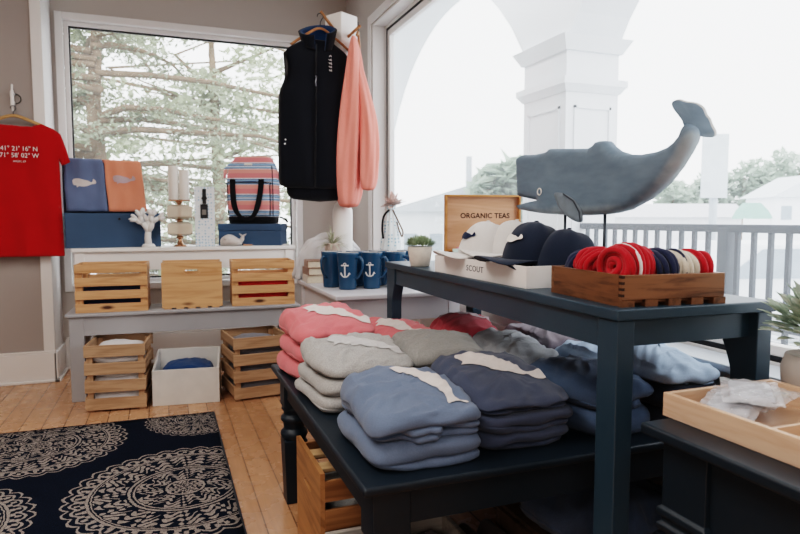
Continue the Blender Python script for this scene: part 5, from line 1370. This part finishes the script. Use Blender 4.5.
t = thing('whale_figurine', 'small pale whale-shaped figurine with raised tail in front of the low navy box', 'figurine', (.452, 4.655, CZ), R(-10))
CER = paint('pale_ceramic', '#cfcac6', .7, .12, 25)
b = MB(); rings_ = []
for k in range(13):
    u = k/12; x = -.075+.155*u; r = .050*math.sin(PI*min(1, .10+u*.80))**.6*(1-.45*u**2.2)
    zc_ = r*.92+.020*max(0, u-.6)**1.2
    rings_.append([(x, r*1.05*math.cos(q), zc_+r*.92*math.sin(q)) for q in [2*PI*i/24 for i in range(24)]])
b.rings(rings_); b.build('body', CER, t, sub=1)
b = MB(); b.tube(catmull([(.055,0,.028),(.078,0,.045),(.085,0,.075)], 4), [.022]*3+[.016]*3+[.012]*3, 10); b.build('tail_stock', CER, t, smooth=True)
for s in (-1, 1):
    inflate([(.0,0),(s*.008,.010),(s*.026,.022),(s*.022,.006),(s*.010,-.008)], .006, .01, .008).build('tail_fluke', CER, t, smooth=True)
    f = [c for c in bpy.data.objects if c.name.startswith('tail_fluke')][-1]
    f.location = (.085, 0, .078); f.rotation_euler = (R(-20*s), R(0), R(55))
b = MB(); b.tube([(-.040,-.0475,.05),(-.034,-.050,.047),(-.028,-.049,.05)], .0014, 5); b.build('closed_eye', INKD, t)
t = thing('wooden_tag', 'small wooden tag on a string lying beside the pale whale figurine', 'tag', (.575, 4.650, CZ), R(-8))
MB().box(-.036, .030, -.014, .014, 0, .012).build('plate', TEAWOOD, t, bevel=.003)
MB().tube(catmull([(-.03,0,.012),(-.055,.006,.02),(-.075,.012,.006)], 4), .0018, 5).build('string', HANGERW, t, smooth=True)
t = thing('starfish_ornament', 'tiny pale starfish ornament at the far right end of the console', 'ornament', (.845, 4.66, CZ))
MB().prism([((.040 if k % 2 == 0 else .013)*math.cos(R(90+36*k)), (.040 if k % 2 == 0 else .013)*math.sin(R(90+36*k))) for k in range(10)], 0, .010, 'XY').build('star', CER, t, bevel=.003)

# ------------------------------------------------------------------ foreground tray, bags, plant
t = thing('divided_tray', 'pale bamboo divided tray on the foreground table', 'tray', (1.040, .650, FZ))
x0, x1, y0, y1, h = -.143, .143, -.395, .280, .046
b = MB(); b.box(x0, x0+.011, y0, y1, 0, h); BM_ = b.build('side_panel', BAMBOO, t, bevel=.0015)
MB().box(x1-.011, x1, y0, y1, 0, h).build('side_panel', BAMBOO, t, bevel=.0015)
BAMX = wood('bamboo_cross', '#d4b49b', '#c9a287', 'X', .4, 1.3, False)
for y in (y0, y1-.011): MB().box(x0+.011, x1-.011, y, y+.011, 0, h).build('side_panel', BAMX, t, bevel=.0015)
for y in (.055, -.17): MB().box(x0+.011, x1-.011, y, y+.008, .004, h-.003).build('divider', BAMX, t, bevel=.001)
MB().box(.0, .008, -.17+.008, .055, .004, h-.003).build('divider', BAMBOO, t, bevel=.001)
MB().box(x0+.011, x1-.011, y0+.011, y1-.011, 0, .004).build('bottom', BAMX, t)
g = G('clear_bag'); 
g.b.inputs['Base Color'].default_value = c4('#e3e4e8'); g.b.inputs['Roughness'].default_value = .18; g.b.inputs['Alpha'].default_value = .35; g.b.inputs['Specular IOR Level'].default_value = .7
g.bump(g.noise(30, 3), .4, .01); BAGM = g.m
for i, (x, y, z, rz, rx, lab) in enumerate(((.985, .850, .757, 28, 8, 'clear plastic packet of pale cloth lying at the far left of the bamboo tray'), (1.060, .855, .760, 12, 5, 'clear plastic packet second in the heap on the bamboo tray'), (1.025, .845, .776, 44, 4, 'topmost clear plastic packet with crinkled edges on the bamboo tray'))):
    p = thing('plastic_packet', lab, 'packet', (0,0,0), 0, 'plastic packets in the bamboo tray')
    p.matrix_world = Matrix.Translation((x, y, z)) @ Matrix.Rotation(R(rz), 4, 'Z') @ Matrix.Rotation(R(-rx), 4, 'Y')
    for s in (-1, 1):
        P = [[(-.072+.144*a/16, -.050+.10*c/12, s*.008*(math.sin(PI*a/16)*math.sin(PI*c/12))**.5+.003*noise.noise(Vector((a*.5, c*.5, i*5+s)))+.0015*math.sin(a*1.3+c)) for c in range(13)] for a in range(17)]
        MB().grid(P).build('film', BAGM, p, smooth=True)
    MB().box(-.05, .05, -.036, .036, -.004, .004).build('folded_cloth', paint('packet_cloth_%d' % i, ('#bfc3ca', '#c6c0ba', '#bcc0c8')[i], .8), p, bevel=.003)
p = thing('paper_slip', 'pale printed paper slip lying in a compartment of the bamboo tray', 'paper', (1.09, .60, FZ+.012), R(20))
MB().grid([[(-.05+.1*a/6, -.035+.07*c/6, .006*math.sin(a*.8)+.003*c/6) for c in range(7)] for a in range(7)]).build('sheet', paint('paper', '#d2c4b8', .8, .05), p, smooth=True, solid=.001)
MB().box(-.03, .03, -.004, .004, .008, .0095).build('ink_line', paint('brown_ink', '#8c6f5e', .8), p)
t = thing('leafy_pot', 'grey round pot with pale green pointed leaves at the right edge of the foreground table', 'potted plant', (1.245, .872, FZ))
MB().lathe([(0,0),(.040,0),(.048,.006),(.066,.045),(.068,.075),(.060,.102),(.056,.104),(.054,.098),(0,.09)], 36).build('pot', paint('taupe_pot', '#a8a09a', .85, .06, 20, .1, 100), t, smooth=True)
b = MB(); rd = random.Random(14)
for i in range(170):
    a = rd.uniform(0, 6.28); e = math.asin(rd.uniform(-.35, 1))
    d = Vector((math.cos(a)*math.cos(e), math.sin(a)*math.cos(e), math.sin(e))); q = rd.uniform(.45, 1)
    leaf(b, Vector((d.x*.074*q, d.y*.074*q, .158+d.z*.080*q)), d+Vector((0, 0, .45)), rd.uniform(.040, .060), .019, droop=.15, n=4, curl=.15)
for k in range(7):
    a = k*.9; b.tube([(0,0,.09),(.02*math.cos(a), .02*math.sin(a), .17),(.03*math.cos(a),.03*math.sin(a),.22)], .003, 5)
b.build('foliage', leafmat('silver_leaves', '#93a396', '#bac6b6', '#e6eadf', 30), t)

# ------------------------------------------------------------------ camera, light, world
cam = bpy.data.cameras.new('camera'); co = bpy.data.objects.new('camera', cam); COL.objects.link(co)
cam.sensor_width = 36; cam.lens = 624*36/800; cam.clip_start = .02; cam.clip_end = 300
co.location = (0, 0, 1.1); co.rotation_euler = (PI/2-math.atan(48/624), 0, -math.atan(236/624))
cam.dof.use_dof = True; cam.dof.focus_distance = 2.0; cam.dof.aperture_fstop = 5.6
SC.camera = co
w = bpy.data.worlds.new('overcast'); SC.world = w; w.use_nodes = True
nt = w.node_tree; bg = nt.nodes['Background']
tcw = nt.nodes.new('ShaderNodeTexCoord'); sp = nt.nodes.new('ShaderNodeSeparateXYZ'); rp = nt.nodes.new('ShaderNodeValToRGB')
nt.links.new(tcw.outputs['Generated'], sp.inputs[0]); nt.links.new(sp.outputs[2], rp.inputs[0]); nt.links.new(rp.outputs[0], bg.inputs[0])
e = rp.color_ramp.elements; e[0].position = .0; e[0].color = (.95,.965,.98,1); e[1].position = .8; e[1].color = (.92,.95,.985,1)
bg.inputs[1].default_value = 3.3
def area(name, loc, rot, sx, sy, power, col=(1,1,1)):
    l = bpy.data.lights.new(name, 'AREA'); l.shape = 'RECTANGLE'; l.size = sx; l.size_y = sy; l.energy = power; l.color = col
    o = bpy.data.objects.new(name, l); COL.objects.link(o); o.location = loc; o.rotation_euler = rot; return o
area('ceiling_fill', (-1.0, 1.6, ZC-.03), (0, 0, 0), 1.4, 2.2, 55, (1,.95,.9))  # unseen fill added under the ceiling to brighten the room
area('ceiling_fill', (-.4, -1.3, ZC-.03), (0, 0, 0), 1.4, 1.4, 35, (1,.95,.9))  # second added fill, behind the camera and out of view
area('front_fill', (-.9, -2.4, 1.35), (PI/2, 0, R(-22)), 2.2, 1.4, 24, (1,.97,.94))  # unseen fill added behind the camera to reach under the tables
SC.view_settings.view_transform = 'Filmic'; SC.view_settings.look = 'High Contrast'; SC.view_settings.exposure = 0.0
SC.cycles.use_denoising = True; SC.cycles.max_bounces = 10; SC.cycles.transparent_max_bounces = 12; SC.cycles.caustics_reflective = False; SC.cycles.caustics_refractive = False
SC.cycles.sample_clamp_indirect = 8
